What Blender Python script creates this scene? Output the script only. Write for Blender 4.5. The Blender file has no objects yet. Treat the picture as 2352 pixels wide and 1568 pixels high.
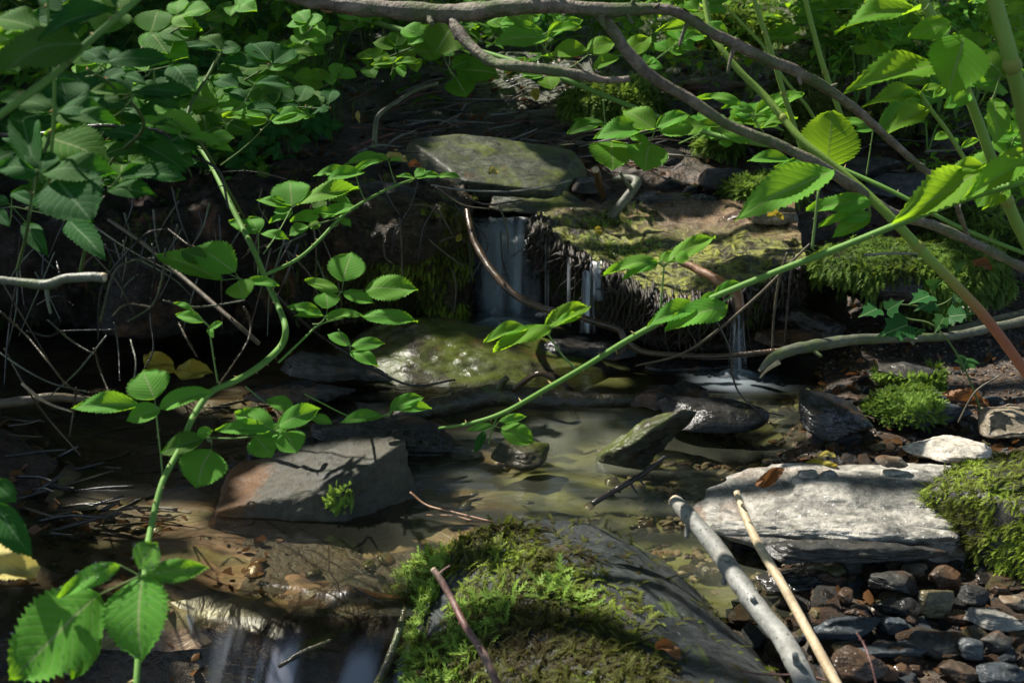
import bpy, math, random
import numpy as np
from mathutils import Vector, Matrix, Euler
random.seed(7); RNG = np.random.default_rng(7)
sc = bpy.context.scene; COL = sc.collection
# ------------------------------------------------------------------ camera
CAMZ = 0.8; PITCH = math.radians(17); F = 2641.0     # F in units of the 2352 px wide view
cam = bpy.data.cameras.new('camera'); cam.sensor_width = 36; cam.lens = 36 * F / 2352
cam.clip_start = 0.02; cam.clip_end = 200
co = bpy.data.objects.new('camera', cam); COL.objects.link(co)
co.location = (0, 0, CAMZ); co.rotation_euler = (math.pi/2 - PITCH, 0, 0)
cam.dof.use_dof = True; cam.dof.focus_distance = 2.0; cam.dof.aperture_fstop = 9
sc.camera = co
# ------------------------------------------------------------------ light
SUN = Vector((-0.50, 0.34, 0.80)).normalized()       # towards the sun
w = bpy.data.worlds.new('World'); sc.world = w; w.use_nodes = True
nt = w.node_tree; sky = nt.nodes.new('ShaderNodeTexSky'); sky.sky_type = 'NISHITA'; sky.sun_disc = False
sky.sun_elevation = math.asin(SUN.z); sky.sun_rotation = math.atan2(SUN.x, SUN.y)
nt.links.new(sky.outputs[0], nt.nodes['Background'].inputs[0]); nt.nodes['Background'].inputs[1].default_value = 0.092
sl = bpy.data.lights.new('sun', 'SUN'); sl.energy = 3.9; sl.angle = math.radians(0.55); sl.color = (1, .95, .86)
so = bpy.data.objects.new('sun', sl); COL.objects.link(so); so.rotation_euler = (-SUN).to_track_quat('-Z', 'Y').to_euler()
sc.view_settings.view_transform = 'Standard'; sc.view_settings.look = 'None'; sc.view_settings.gamma = 1
sc.view_settings.exposure = 1.4
sc.cycles.max_bounces = 6; sc.cycles.diffuse_bounces = 3; sc.cycles.glossy_bounces = 2
sc.cycles.transmission_bounces = 4; sc.cycles.transparent_max_bounces = 12
sc.cycles.use_denoising = True; sc.cycles.sample_clamp_indirect = 3.0
sc.cycles.caustics_reflective = False; sc.cycles.caustics_refractive = False
# ------------------------------------------------------------------ numeric helpers
def _h(ix, iy, iz, s):
    n = (ix * 374761393 + iy * 668265263 + iz * 2147483647 + s * 974634777).astype(np.int64) & 0xffffffff
    n = ((n ^ (n >> 13)) * 1274126177) & 0xffffffff
    n = ((n ^ (n >> 16)) * 2246822519) & 0xffffffff
    return ((n ^ (n >> 15)) & 0xffffff) / float(0xffffff) * 2 - 1
def noise(p, s=0):
    i = np.floor(p).astype(np.int64); f = p - i; f = f*f*(3-2*f); r = 0
    for dx in (0, 1):
        for dy in (0, 1):
            for dz in (0, 1):
                wt = (f[..., 0] if dx else 1-f[..., 0]) * (f[..., 1] if dy else 1-f[..., 1]) * (f[..., 2] if dz else 1-f[..., 2])
                r = r + wt * _h(i[..., 0]+dx, i[..., 1]+dy, i[..., 2]+dz, s)
    return r
def fbm(p, o=4, s=0, g=.5):
    r = 0; a = 1
    for k in range(o): r = r + a * noise(p * 2**k + 17.3*k, s+k); a *= g
    return r
def ss(a, b, x):
    t = np.clip((x-a)/(b-a), 0, 1); return t*t*(3-2*t)
FW = np.array([0, math.cos(PITCH), -math.sin(PITCH)]); UP = np.array([0, math.sin(PITCH), math.cos(PITCH)])
def ray(px, py): return FW + np.array([1., 0, 0])*(px-1176)/F - UP*(py-784)/F
def P(px, py, Y):
    d = ray(px, py); return np.array([0, 0, CAMZ]) + d * (Y/d[1])
PY = [.2, 1.0, 1.22, 1.34, 1.42, 2.12, 2.2, 2.84, 2.92, 3.0, 3.3, 4, 5, 7, 10, 16, 30]
PZ = [-.34, -.28, -.2, -.1, -.035, -.035, -.005, -.005, .20, .27, .34, .42, .56, .86, 1.8, 4.2, 11]
def Hb(x, y):
    x = np.asarray(x, float); y = np.asarray(y, float)
    z = np.interp(y, PY, PZ)
    # gravel bank on the right
    edge = np.interp(y, [.8, 1.2, 1.55, 1.8, 2.0, 2.3, 2.6, 3, 4], [.22, .27, .36, .42, .50, .62, .72, .72, .6])
    bank = np.interp(y, [.8, 1.2, 1.6, 2.1, 2.75, 3.2, 4.2, 6], [.0, .015, .03, .06, .10, .33, .46, .70])
    t = ss(-.06, .12, x-edge)
    z = z*(1-t) + np.maximum(z, bank)*t + ss(.1, 1.6, x-edge)*.10
    # left bank
    edl = np.interp(y, [.8, 1.4, 1.9, 2.3, 2.6, 4], [-.42, -.55, -.62, -.95, -1.2, -1.5])
    t = ss(0, .5, edl-x); z = z + t*np.interp(y, [1, 1.6, 2.2, 3, 5], [.16, .10, .10, .12, .3])
    z = z + ss(.6, 3, -x)*.25*ss(2.6, 4, y)
    z = z - .03*np.exp(-((x-.15)/.45)**2)*ss(2.9, 3.2, y)*(1-ss(5, 8, y))
    return z
def H(x, y):
    x = np.asarray(x, float); y = np.asarray(y, float)
    p = np.stack([x, y, 0*x], -1)
    a = .012 + .03*ss(2.7, 4, y) + .05*ss(5, 9, y)
    return Hb(x, y) + a*fbm(p*3.1, 3, 5) + .010*fbm(p*14, 3, 9)*(.5+ss(2.6, 3, y))
def hit(px, py, off=0):
    d = ray(px, py); o = np.array([0, 0, CAMZ]); t = np.linspace(.6, 25, 2400)
    q = o + t[:, None]*d; h = H(q[:, 0], q[:, 1]) + off; k = np.argmax(q[:, 2] < h)
    if k == 0: k = 2399
    t2 = np.linspace(t[k-1], t[k], 40); q = o + t2[:, None]*d; h = H(q[:, 0], q[:, 1]) + off
    return q[np.argmax(q[:, 2] <= h)]
def cr(pts, n=8):
    p = np.array(pts, float)
    if len(p) < 3: return np.array([p[0] + (p[-1]-p[0])*t for t in np.linspace(0, 1, n+1)])
    q = np.vstack([2*p[0]-p[1], p, 2*p[-1]-p[-2]]); out = []
    for i in range(1, len(q)-2):
        for t in np.arange(n)/n:
            a, b, c, d = q[i-1], q[i], q[i+1], q[i+2]
            out.append(.5*((2*b)+(c-a)*t+(2*a-5*b+4*c-d)*t*t+(3*b-a-3*c+d)*t**3))
    out.append(p[-1]); return np.array(out)
# ------------------------------------------------------------------ mesh helpers
def mk(name, V, Fs, mat, parent=None, smooth=True, uv=None, tint=None, loc=None, link=True):
    """V (n,3); Fs list of int arrays (m,3)/(m,4); uv per vertex; tint per vertex."""
    if isinstance(Fs, np.ndarray): Fs = [Fs]
    me = bpy.data.meshes.new(name); V = np.asarray(V, np.float32)
    if loc is not None: V = V - np.asarray(loc, np.float32)
    me.vertices.add(len(V)); me.vertices.foreach_set('co', V.ravel())
    li = np.concatenate([f.ravel() for f in Fs]).astype(np.int32)
    cnt = np.concatenate([np.full(len(f), f.shape[1]) for f in Fs]).astype(np.int32)
    st = np.concatenate([[0], np.cumsum(cnt)[:-1]]).astype(np.int32)
    me.loops.add(len(li)); me.loops.foreach_set('vertex_index', li)
    me.polygons.add(len(cnt)); me.polygons.foreach_set('loop_start', st)
    try: me.polygons.foreach_set('loop_total', cnt)
    except Exception: pass
    me.update(calc_edges=True); me.validate()
    if smooth: me.polygons.foreach_set('use_smooth', [True]*len(me.polygons))
    if uv is not None:
        l = me.uv_layers.new(name='UVMap'); l.data.foreach_set('uv', np.asarray(uv, np.float32)[li].ravel())
    if tint is not None:
        a = me.attributes.new('tint', 'FLOAT', 'POINT'); a.data.foreach_set('value', np.asarray(tint, np.float32))
    if mat: me.materials.append(mat)
    if not link: return me
    o = bpy.data.objects.new(name, me); COL.objects.link(o)
    if loc is not None: o.location = loc
    if parent:
        o.parent = parent
        if loc is not None:
            q = parent; v = Vector(o.location)
            while q is not None: v -= q.location; q = q.parent
            o.location = v
    return o
def tag(o, label=None, cat=None, group=None, kind=None):
    if label: o['label'] = label
    if cat: o['category'] = cat
    if group: o['group'] = group
    if kind: o['kind'] = kind
    return o
def thing(name, label, cat, loc=(0, 0, 0), group=None):
    o = bpy.data.objects.new(name, None); COL.objects.link(o); o.location = loc; o.empty_display_size = .02
    return tag(o, label, cat, group)
def addto(o, root):                                   # parent keeping world place (root has only a location)
    o.parent = root; o.location = Vector(o.location) - Vector(root.location); return o
def grid_faces(n, m, wrap=False, off=0):
    i = np.arange(n-1)[:, None]*m; j = np.arange(m if wrap else m-1)[None, :]; k = (j+1) % m
    return np.stack([i+j, i+k, i+m+k, i+m+j], -1).reshape(-1, 4) + off
class MB:
    def __init__(s): s.V = []; s.F = {3: [], 4: []}; s.T = []; s.U = []; s.n = 0
    def add(s, V, F, tint=0., uv=None):
        V = np.asarray(V, float); F = np.asarray(F)
        s.V.append(V); s.F[F.shape[1]].append(F + s.n); s.T.append(np.broadcast_to(np.asarray(tint, float), (len(V),)))
        s.U.append(np.zeros((len(V), 2)) if uv is None else np.asarray(uv)); s.n += len(V)
    def build(s, name, mat, parent=None, smooth=True, loc=None, link=True):
        Fs = [np.concatenate(f) for f in s.F.values() if f]
        return mk(name, np.concatenate(s.V), Fs, mat, parent, smooth, np.concatenate(s.U), np.concatenate(s.T), loc, link)
def tube(mb, pts, rad, seg=8, n=8, rough=0., seed=0, tint=0., taper_end=True, nf=60, smoothpts=True):
    c = cr(pts, n) if smoothpts else np.asarray(pts, float)
    r = np.interp(np.linspace(0, 1, len(c)), np.linspace(0, 1, len(rad)), rad)
    T = np.gradient(c, axis=0); T /= np.linalg.norm(T, axis=1)[:, None]+1e-9
    a = np.array([0, 0, 1.]) if abs(T[0, 2]) < .9 else np.array([1., 0, 0])
    N = []
    x = np.cross(T[0], a); x /= np.linalg.norm(x)
    for t in T:
        x = x - t*np.dot(x, t); x /= np.linalg.norm(x)+1e-9; N.append(x)
    N = np.array(N); B = np.cross(T, N)
    th = np.linspace(0, 2*math.pi, seg, endpoint=False)
    V = c[:, None, :] + r[:, None, None]*(N[:, None, :]*np.cos(th)[None, :, None] + B[:, None, :]*np.sin(th)[None, :, None])
    if rough:
        d = V - c[:, None, :]
        V = c[:, None, :] + d*(1 + rough*fbm(V*nf + seed, 3, seed % 97)[..., None])
    L = np.concatenate([[0], np.cumsum(np.linalg.norm(np.diff(c, axis=0), axis=1))])
    uv = np.stack([np.broadcast_to(th/6.283, (len(c), seg)), np.broadcast_to(L[:, None], (len(c), seg))], -1).reshape(-1, 2)
    V = V.reshape(-1, 3); m = len(V)
    V = np.vstack([V, c[0]-T[0]*r[0]*.25, c[-1]+T[-1]*r[-1]*.3]); uv = np.vstack([uv, [0, 0], [0, L[-1]]])
    mb.add(V, grid_faces(len(c), seg, True), tint, uv)
    k = np.arange(seg); k2 = (k+1) % seg; b = (len(c)-1)*seg
    mb.F[3].append(np.stack([k2, k, np.full(seg, m)], -1) + mb.n - len(V))
    mb.F[3].append(np.stack([b+k, b+k2, np.full(seg, m+1)], -1) + mb.n - len(V))
    return c, r, T
def thorns(mb, c, r, T, every=.03, size=.006, rs=None, tint=1.):
    rs = rs or random.Random(3); L = 0; nxt = rs.uniform(0, every)
    for i in range(1, len(c)):
        sgl = np.linalg.norm(c[i]-c[i-1]); L += sgl
        while L > nxt:
            nxt += every*rs.uniform(.5, 1.5)
            a = rs.uniform(0, 6.28); t = T[i]; x = np.cross(t, [0.3, .2, .93]); x /= np.linalg.norm(x); y = np.cross(t, x)
            n = x*math.cos(a)+y*math.sin(a); s2 = np.cross(n, t)
            b = c[i] - t*(L-nxt)*0; tip = b + n*(r[i]+size*rs.uniform(.7, 1.2)) - t*size*.35; wd = size*.28
            q = b+n*r[i]*.8
            mb.add([q+t*wd, q-t*wd+s2*wd*.6, q-t*wd-s2*wd*.6, tip], np.array([[0, 1, 3], [1, 2, 3], [2, 0, 3]]), tint)
# ------------------------------------------------------------------ material helpers
class NT:
    def __init__(s, name):
        s.m = bpy.data.materials.new(name); s.m.use_nodes = True; s.t = s.m.node_tree; s.t.nodes.clear()
        s.out = s.t.nodes.new('ShaderNodeOutputMaterial')
    def n(s, ty, **k):
        nd = s.t.nodes.new(ty)
        for a, v in k.items():
            if a.startswith('i_'):
                key = a[2:]; key = int(key) if key.isdigit() else key.replace('_', ' ')
                if hasattr(v, 'is_linked'): s.t.links.new(v, nd.inputs[key])
                else: nd.inputs[key].default_value = v
            else: setattr(nd, a, v)
        return nd
    def coord(s, kind='Object', scale=(1, 1, 1), rot=(0, 0, 0)):
        c = s.n('ShaderNodeTexCoord').outputs[kind]; oi = s.n('ShaderNodeObjectInfo').outputs['Random']
        v = s.n('ShaderNodeVectorMath', operation='SCALE', i_0=(7., 5., 9.)); s.t.links.new(oi, v.inputs['Scale'])
        ad = s.n('ShaderNodeVectorMath', operation='ADD', i_0=c, i_1=v.outputs[0])
        return s.n('ShaderNodeMapping', i_Vector=ad.outputs[0], i_Scale=scale, i_Rotation=rot).outputs[0]
    def noise(s, v, sc_, det=5, rough=.6, dist=0, out='Fac'):
        return s.n('ShaderNodeTexNoise', i_Vector=v, i_Scale=float(sc_), i_Detail=float(det), i_Roughness=rough, i_Distortion=float(dist)).outputs[out]
    def ramp(s, f, stops, interp='LINEAR'):
        r = s.n('ShaderNodeValToRGB', i_Fac=f); r.color_ramp.interpolation = interp; e = r.color_ramp.elements
        while len(e) < len(stops): e.new(.5)
        for k, (p, c) in enumerate(stops):
            e[k].position = p; e[k].color = (*c, 1) if isinstance(c, tuple) else (c, c, c, 1)
        return r.outputs[0]
    def mix(s, f, a, b, bt='MIX'):
        nd = s.n('ShaderNodeMix', data_type='RGBA', blend_type=bt)
        for k, v in ((0, f), (6, a), (7, b)):
            if hasattr(v, 'is_linked'): s.t.links.new(v, nd.inputs[k])
            else: nd.inputs[k].default_value = v if not isinstance(v, tuple) else (*v, 1)
        return nd.outputs[2]
    def math(s, op, a, b=0., c=0.):
        nd = s.n('ShaderNodeMath', operation=op)
        for k, v in enumerate((a, b, c)):
            if hasattr(v, 'is_linked'): s.t.links.new(v, nd.inputs[k])
            else: nd.inputs[k].default_value = v
        return nd.outputs[0]
    def bump(s, h, strength=.5, dist=.01, nrm=None):
        nd = s.n('ShaderNodeBump', i_Height=h, i_Strength=strength, i_Distance=dist)
        if nrm is not None: s.t.links.new(nrm, nd.inputs['Normal'])
        return nd.outputs[0]
    def bsdf(s, **k): return s.n('ShaderNodeBsdfPrincipled', **k)
    def fin(s, sh): s.t.links.new(sh, s.out.inputs[0]); return s.m
def rock_mat(name, c1, c2, c3, algae=.0, rust=.0, rough=(.25, .6), strata=.5, scale=1., bumpd=.006, ac=(.10, .13, .02)):
    t = NT(name); v = t.coord('Object'); vs = t.coord('Object', (1, 1, 6))
    n1 = t.noise(v, 9*scale, 6, .65); n2 = t.noise(v, 60*scale, 4, .7); n3 = t.noise(vs, 14*scale, 5, .65, .6)
    c = t.mix(t.ramp(n1, [(.35, 0.), (.62, 1.)]), c1, c2)
    c = t.mix(t.ramp(n3, [(.47, 0.), (.66, .8)]), c, c3)
    c = t.mix(.8, c, t.ramp(n2, [(.32, .2), (.68, 1.15)]), 'MULTIPLY')
    c = t.mix(t.ramp(t.noise(v, 140*scale, 2), [(.66, 0.), (.74, .5)]), c, tuple(min(1, x*2.6) for x in c2))
    if rust: c = t.mix(t.ramp(t.noise(v, 6*scale, 4, .6, .5), [(.62-.25*rust, 0.), (.72-.22*rust, .85)]), c, (.11, .052, .022))
    if algae:
        nz = t.n('ShaderNodeSeparateXYZ', i_Vector=t.n('ShaderNodeNewGeometry').outputs['Normal']).outputs[2]
        am = t.math('MULTIPLY', t.ramp(t.noise(v, 7*scale, 6, .7, .8), [(.68-.3*algae, 0.), (.78-.25*algae, 1.)]), t.ramp(nz, [(.1, 0.), (.6, 1.)]))
        c = t.mix(am, c, t.mix(n2, tuple(x*.45 for x in ac), tuple(x*1.4 for x in ac)))
    r = t.ramp(t.noise(v, 16, 4, .6), [(.38, rough[0]), (.62, rough[1])])
    h = t.math('ADD', t.math('MULTIPLY', n3, strata*1.5), t.math('ADD', t.math('MULTIPLY', n2, .35), n1))
    h = t.math('ADD', h, t.math('MULTIPLY', t.noise(v, 170*scale, 2), .12))
    b = t.bsdf(i_Base_Color=c, i_Roughness=r, i_Normal=t.bump(h, .8, bumpd)); b.inputs['Specular IOR Level'].default_value = .4 if rough[1] < .45 else .22
    return t.fin(b.outputs[0])
M = {}
M['slate'] = rock_mat('slate', (.036, .04, .042), (.07, .066, .055), (.03, .03, .03), .15, .25, (.22, .55))
M['slate_wet'] = rock_mat('slate_wet', (.018, .02, .022), (.04, .036, .03), (.012, .012, .012), .12, .15, (.08, .32), bumpd=.009)
M['slate_blue'] = rock_mat('slate_blue', (.05, .062, .072), (.095, .105, .11), (.03, .035, .04), .1, 0, (.28, .6))
M['slate_brown'] = rock_mat('slate_brown', (.07, .05, .035), (.12, .09, .065), (.04, .03, .02), .1, .5, (.2, .5))
M['slate_pale'] = rock_mat('slate_pale', (.24, .235, .21), (.40, .37, .31), (.10, .105, .10), .05, .15, (.4, .7))
M['slab_pale'] = rock_mat('slab_pale', (.22, .215, .19), (.48, .45, .39), (.05, .055, .055), .12, .25, (.4, .7), bumpd=.012)
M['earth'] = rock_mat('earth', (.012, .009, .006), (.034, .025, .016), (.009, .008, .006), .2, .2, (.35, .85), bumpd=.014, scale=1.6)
M['boulder_slate'] = rock_mat('boulder_slate', (.028, .034, .036), (.06, .066, .064), (.02, .022, .024), .25, .05, (.3, .6))
M['wall_brown'] = rock_mat('wall_brown', (.028, .022, .013), (.085, .062, .036), (.02, .018, .012), .4, .2, (.15, .6), bumpd=.016, scale=1.8)
M['shelf'] = rock_mat('shelf', (.035, .018, .012), (.09, .048, .032), (.03, .026, .014), .35, .3, (.15, .45), bumpd=.01)
M['white_stone'] = rock_mat('white_stone', (.5, .46, .38), (.68, .63, .54), (.24, .2, .15), 0, .1, (.5, .8))
M['tan_stone'] = rock_mat('tan_stone', (.20, .165, .115), (.30, .25, .18), (.09, .075, .05), .1, .3, (.35, .7))
M['rust_stone'] = rock_mat('rust_stone', (.06, .036, .022), (.095, .058, .035), (.035, .025, .018), .1, .2, (.12, .4))
M['olive_stone'] = rock_mat('olive_stone', (.07, .065, .03), (.12, .10, .05), (.04, .035, .02), .4, .3, (.12, .4))
M['algae_rock'] = rock_mat('algae_rock', (.035, .035, .022), (.06, .052, .03), (.016, .017, .013), .85, .3, (.2, .5), ac=(.06, .075, .014))
M['algae_slab'] = rock_mat('algae_slab', (.055, .06, .042), (.095, .10, .07), (.03, .032, .022), .75, .05, (.3, .6), ac=(.085, .105, .025))
def ledge_mat():
    t = NT('ledge'); v = t.n('ShaderNodeTexCoord').outputs['Object']; n1 = t.noise(v, 14, 6, .7, .6); n2 = t.noise(v, 70, 5, .7); n3 = t.noise(v, 34, 4, .7, .5)
    sx = t.n('ShaderNodeSeparateXYZ', i_Vector=v); nz = t.n('ShaderNodeSeparateXYZ', i_Vector=t.n('ShaderNodeNewGeometry').outputs['Normal']).outputs[2]
    c = t.mix(t.ramp(n2, [(.35, 0.), (.65, 1.)]), (.010, .008, .005), (.05, .034, .018))
    al = t.mix(t.ramp(n2, [(.35, 0.), (.6, 1.)]), (.05, .06, .008), (.26, .27, .03))
    orr = t.mix(t.ramp(n1, [(.35, 0.), (.65, 1.)]), (.05, .033, .018), (.25, .165, .09))
    bk = t.ramp(t.math('ADD', t.math('MULTIPLY', sx.outputs[1], 2.2), t.math('ADD', t.math('MULTIPLY', sx.outputs[0], .8), t.math('MULTIPLY', n1, .7))), [(.56, 0.), (.86, 1.)])
    topc = t.mix(t.ramp(n3, [(.42, 0.), (.56, 1.)]), (.022, .018, .010), al); topc = t.mix(bk, topc, orr)
    c = t.mix(t.ramp(nz, [(.35, 0.), (.7, 1.)]), c, topc)
    b = t.bsdf(i_Base_Color=c, i_Roughness=t.ramp(n3, [(.35, .07), (.6, .35)]), i_Normal=t.bump(t.math('ADD', n2, n3), .9, .012)); return t.fin(b.outputs[0])
M['ledge'] = ledge_mat()

def center_rock_mat():
    t = NT('center_rock'); v = t.coord('Object'); n1 = t.noise(v, 10, 6, .7); n2 = t.noise(v, 90, 4, .7)
    c = t.mix(t.ramp(n1, [(.35, 0.), (.65, 1.)]), (.045, .048, .038), (.10, .09, .066))
    c = t.mix(.7, c, t.ramp(n2, [(.3, .3), (.7, 1.)]), 'MULTIPLY')
    x = t.n('ShaderNodeSeparateXYZ', i_Vector=t.n('ShaderNodeTexCoord').outputs['Object']).outputs[0]
    m = t.math('MULTIPLY', t.ramp(t.math('ADD', t.math('MULTIPLY', x, 4.), t.math('MULTIPLY', n1, .9)), [(-.12, 1.), (.12, 0.)]), .8)
    c = t.mix(m, c, t.mix(n2, (.06, .025, .008), (.15, .07, .02)))
    vs = t.coord('Object', (3, 1, 1)); h = t.math('ADD', n1, t.math('MULTIPLY', n2, .3))
    cr_ = t.ramp(t.n('ShaderNodeTexVoronoi', feature='DISTANCE_TO_EDGE', i_Vector=t.n('ShaderNodeVectorMath', operation='ADD', i_0=vs, i_1=t.noise(v, 12, 4, .6, 0, 'Color')).outputs[0], i_Scale=3.).outputs[0], [(0., .4), (.02, 1.)])
    h = t.math('ADD', h, t.math('MULTIPLY', t.noise(t.coord('Object', (4, 1, 6)), 9, 5, .7), .8))
    b = t.bsdf(i_Base_Color=c, i_Roughness=t.ramp(n1, [(.35, .45), (.65, .75)]), i_Normal=t.bump(h, .9, .006)); b.inputs['Specular IOR Level'].default_value = .2; return t.fin(b.outputs[0])
M['center_rock'] = center_rock_mat()
def leaf_mat(name, ca, cb, tr, trm=.35, rough=.5, vein=(.25, .32, .12), dark=None, spec=.12):
    t = NT(name); rnd = t.n('ShaderNodeObjectInfo').outputs['Random']
    uv = t.n('ShaderNodeSeparateXYZ', i_Vector=t.n('ShaderNodeTexCoord').outputs['UV']); u, v = uv.outputs[0], uv.outputs[1]
    au = t.math('ABSOLUTE', u)
    ph = t.math('MULTIPLY', t.math('SUBTRACT', v, t.math('MULTIPLY', au, .30)), 9.)
    fr = t.math('ABSOLUTE', t.math('SUBTRACT', t.math('FRACT', ph), .5))
    lat = t.ramp(fr, [(0., 1.), (.085, 0.)]); mid = t.ramp(au, [(.02, 1.), (.065, 0.)])
    vm = t.math('MAXIMUM', t.math('MULTIPLY', lat, .55), mid)
    co_ = t.coord('Object'); n1 = t.noise(co_, 25, 3); n2 = t.noise(co_, 220, 3)
    c = t.mix(t.math('ADD', t.math('MULTIPLY', rnd, .6), t.math('MULTIPLY', n1, .4)), ca, cb)
    c = t.mix(.4, c, t.ramp(n2, [(.3, .5), (.7, 1.)]), 'MULTIPLY')
    c = t.mix(t.math('MULTIPLY', t.ramp(t.noise(co_, 34, 4, .75, .5), [(.63, 0.), (.70, 1.)]), t.ramp(rnd, [(.45, 0.), (.8, .75)])), c, (.16, .10, .025))
    c = t.mix(t.ramp(rnd, [(.7, 0.), (1., .35)]), c, (.17, .22, .02))
    if dark: c = t.mix(t.ramp(t.noise(co_, 60, 4, .7), [(.55, 0.), (.68, .9)]), c, dark)
    c = t.mix(t.ramp(t.noise(co_, 90, 4, .7), [(.35, .35), (.65, 0.)]), c, tuple(x*.5 for x in ca))
    c = t.mix(t.math('MULTIPLY', vm, .8), c, vein)
    h = t.math('ADD', t.math('MULTIPLY', t.ramp(fr, [(0., 0.), (.25, 1.)]), .5), t.math('MULTIPLY', n2, .6))
    h = t.math('SUBTRACT', h, t.math('MULTIPLY', mid, .5))
    bp = t.bump(h, .4, .0009)
    b = t.bsdf(i_Base_Color=c, i_Roughness=t.ramp(n1, [(.3, rough-.1), (.7, rough+.12)]), i_Normal=bp); b.inputs['Specular IOR Level'].default_value = spec
    tl = t.n('ShaderNodeBsdfTranslucent', i_Color=t.mix(t.math('MULTIPLY', vm, .6), tr, tuple(x*.5 for x in tr)), i_Normal=bp)
    return t.fin(t.n('ShaderNodeMixShader', i_0=trm, i_1=b.outputs[0], i_2=tl.outputs[0]).outputs[0])
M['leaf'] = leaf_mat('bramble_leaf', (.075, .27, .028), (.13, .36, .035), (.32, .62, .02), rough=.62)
M['leaf_shaded'] = leaf_mat('bramble_leaf_shaded', (.010, .075, .014), (.024, .12, .014), (.08, .30, .008), .3, .7, (.12, .2, .09))  # same bramble leaf for shaded spots, the shade put into a darker green
M['leaf_bright'] = leaf_mat('balsam_leaf', (.09, .28, .022), (.16, .38, .03), (.38, .64, .02), .5, rough=.6)
M['leaf_fill'] = leaf_mat('fill_leaf', (.028, .13, .010), (.065, .20, .014), (.20, .44, .01), .45, rough=.65)
M['leaf_yellow'] = leaf_mat('yellow_leaf', (.34, .27, .03), (.45, .36, .08), (.5, .38, .04), .3, .45, (.2, .14, .03), (.12, .07, .01))
M['leaf_pale'] = leaf_mat('pale_leaf', (.55, .48, .16), (.65, .58, .26), (.6, .5, .12), .25, .45, (.4, .3, .1), (.2, .12, .03))
M['leaf_brown'] = leaf_mat('brown_leaf', (.17, .08, .035), (.3, .14, .06), (.3, .12, .03), .15, .4, (.1, .05, .02), (.06, .03, .01))
M['ivy'] = leaf_mat('ivy_leaf', (.025, .10, .03), (.035, .13, .035), (.1, .25, .02), .2, .3, (.16, .24, .10))
def bark_mat(name, c1, c2, c3, rough=(.4, .7), stretch=.25, moss=0., sc_=1., bd=.0025, spots=0.):
    t = NT(name); v = t.coord('Object'); n1 = t.noise(v, 30*sc_, 5, .65); n2 = t.noise(v, 160*sc_, 4, .7); n0 = t.noise(v, 7*sc_, 4, .6)
    c = t.mix(t.ramp(n1, [(.35, 0.), (.65, 1.)]), c1, c2)
    c = t.mix(t.ramp(n0, [(.5, 0.), (.65, .7)]), c, c3)
    c = t.mix(.6, c, t.ramp(n2, [(.3, .3), (.7, 1.)]), 'MULTIPLY')
    if spots: c = t.mix(t.ramp(t.n('ShaderNodeTexVoronoi', i_Vector=v, i_Scale=90.*sc_).outputs[0], [(.12, spots), (.2, 0.)]), c, (.02, .018, .015))
    if moss: c = t.mix(t.ramp(t.noise(v, 14*sc_, 5, .7), [(.6-.2*moss, 0.), (.72-.2*moss, .85)]), c, (.07, .10, .025))
    h = t.math('ADD', n1, t.math('MULTIPLY', n2, .5))
    b = t.bsdf(i_Base_Color=c, i_Roughness=t.ramp(n0, [(.35, rough[0]), (.65, rough[1])]), i_Normal=t.bump(h, .9, bd)); return t.fin(b.outputs[0])
M['bark'] = bark_mat('bark', (.10, .075, .052), (.30, .24, .18), (.15, .15, .085), moss=.6, rough=(.5, .8), bd=.009, spots=.45)
M['bark_wet'] = bark_mat('bark_wet', (.03, .02, .013), (.085, .05, .025), (.10, .055, .02), rough=(.1, .3))
M['bark_grey'] = bark_mat('bark_grey', (.16, .165, .15), (.32, .32, .29), (.2, .18, .14), rough=(.45, .7), spots=.8)
M['bark_lichen'] = bark_mat('bark_lichen', (.07, .075, .05), (.16, .17, .12), (.05, .06, .035), moss=.5, spots=.7)
M['wood_pale'] = bark_mat('wood_pale', (.42, .32, .18), (.56, .46, .3), (.24, .16, .09), rough=(.5, .75), bd=.0015)
M['wood_end'] = bark_mat('wood_end', (.5, .38, .24), (.65, .54, .38), (.3, .16, .1), rough=(.6, .8))
M['twig'] = bark_mat('twig', (.05, .038, .022), (.12, .095, .05), (.08, .05, .03), moss=.1, rough=(.4, .75))
M['twig_dark'] = bark_mat('twig_dark', (.014, .012, .01), (.035, .03, .024), (.02, .018, .015), rough=(.15, .5))
M['twig_red'] = bark_mat('twig_red', (.10, .035, .03), (.22, .10, .08), (.24, .17, .13), rough=(.35, .6))
M['twig_orange'] = bark_mat('twig_orange', (.16, .06, .02), (.34, .19, .09), (.3, .17, .1), rough=(.3, .5))
M['roots'] = bark_mat('roots', (.012, .008, .004), (.04, .026, .013), (.03, .03, .008), rough=(.4, .75))
M['log_wet'] = bark_mat('log_wet', (.022, .02, .012), (.055, .043, .022), (.09, .08, .022), moss=.35, rough=(.08, .35), bd=.006, sc_=.8)
def cane_mat(name, c1, c2, th, tr=(.1, .25, .02)):
    t = NT(name); a = t.n('ShaderNodeAttribute', attribute_name='tint').outputs['Fac']; v = t.coord('Object')
    c = t.mix(t.noise(v, 30, 3), c1, c2); c = t.mix(a, c, th)
    b = t.bsdf(i_Base_Color=c, i_Roughness=.6, i_Normal=t.bump(t.noise(v, 300, 2), .5, .001)); b.inputs['Specular IOR Level'].default_value = .18
    return t.fin(b.outputs[0])
M['cane'] = cane_mat('cane', (.09, .19, .04), (.14, .27, .055), (.30, .24, .09))
M['cane_dark'] = cane_mat('cane_dark', (.05, .09, .025), (.09, .14, .04), (.25, .12, .06))
M['balsam'] = cane_mat('balsam_stem', (.15, .25, .045), (.21, .31, .06), (.30, .11, .06))
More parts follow.
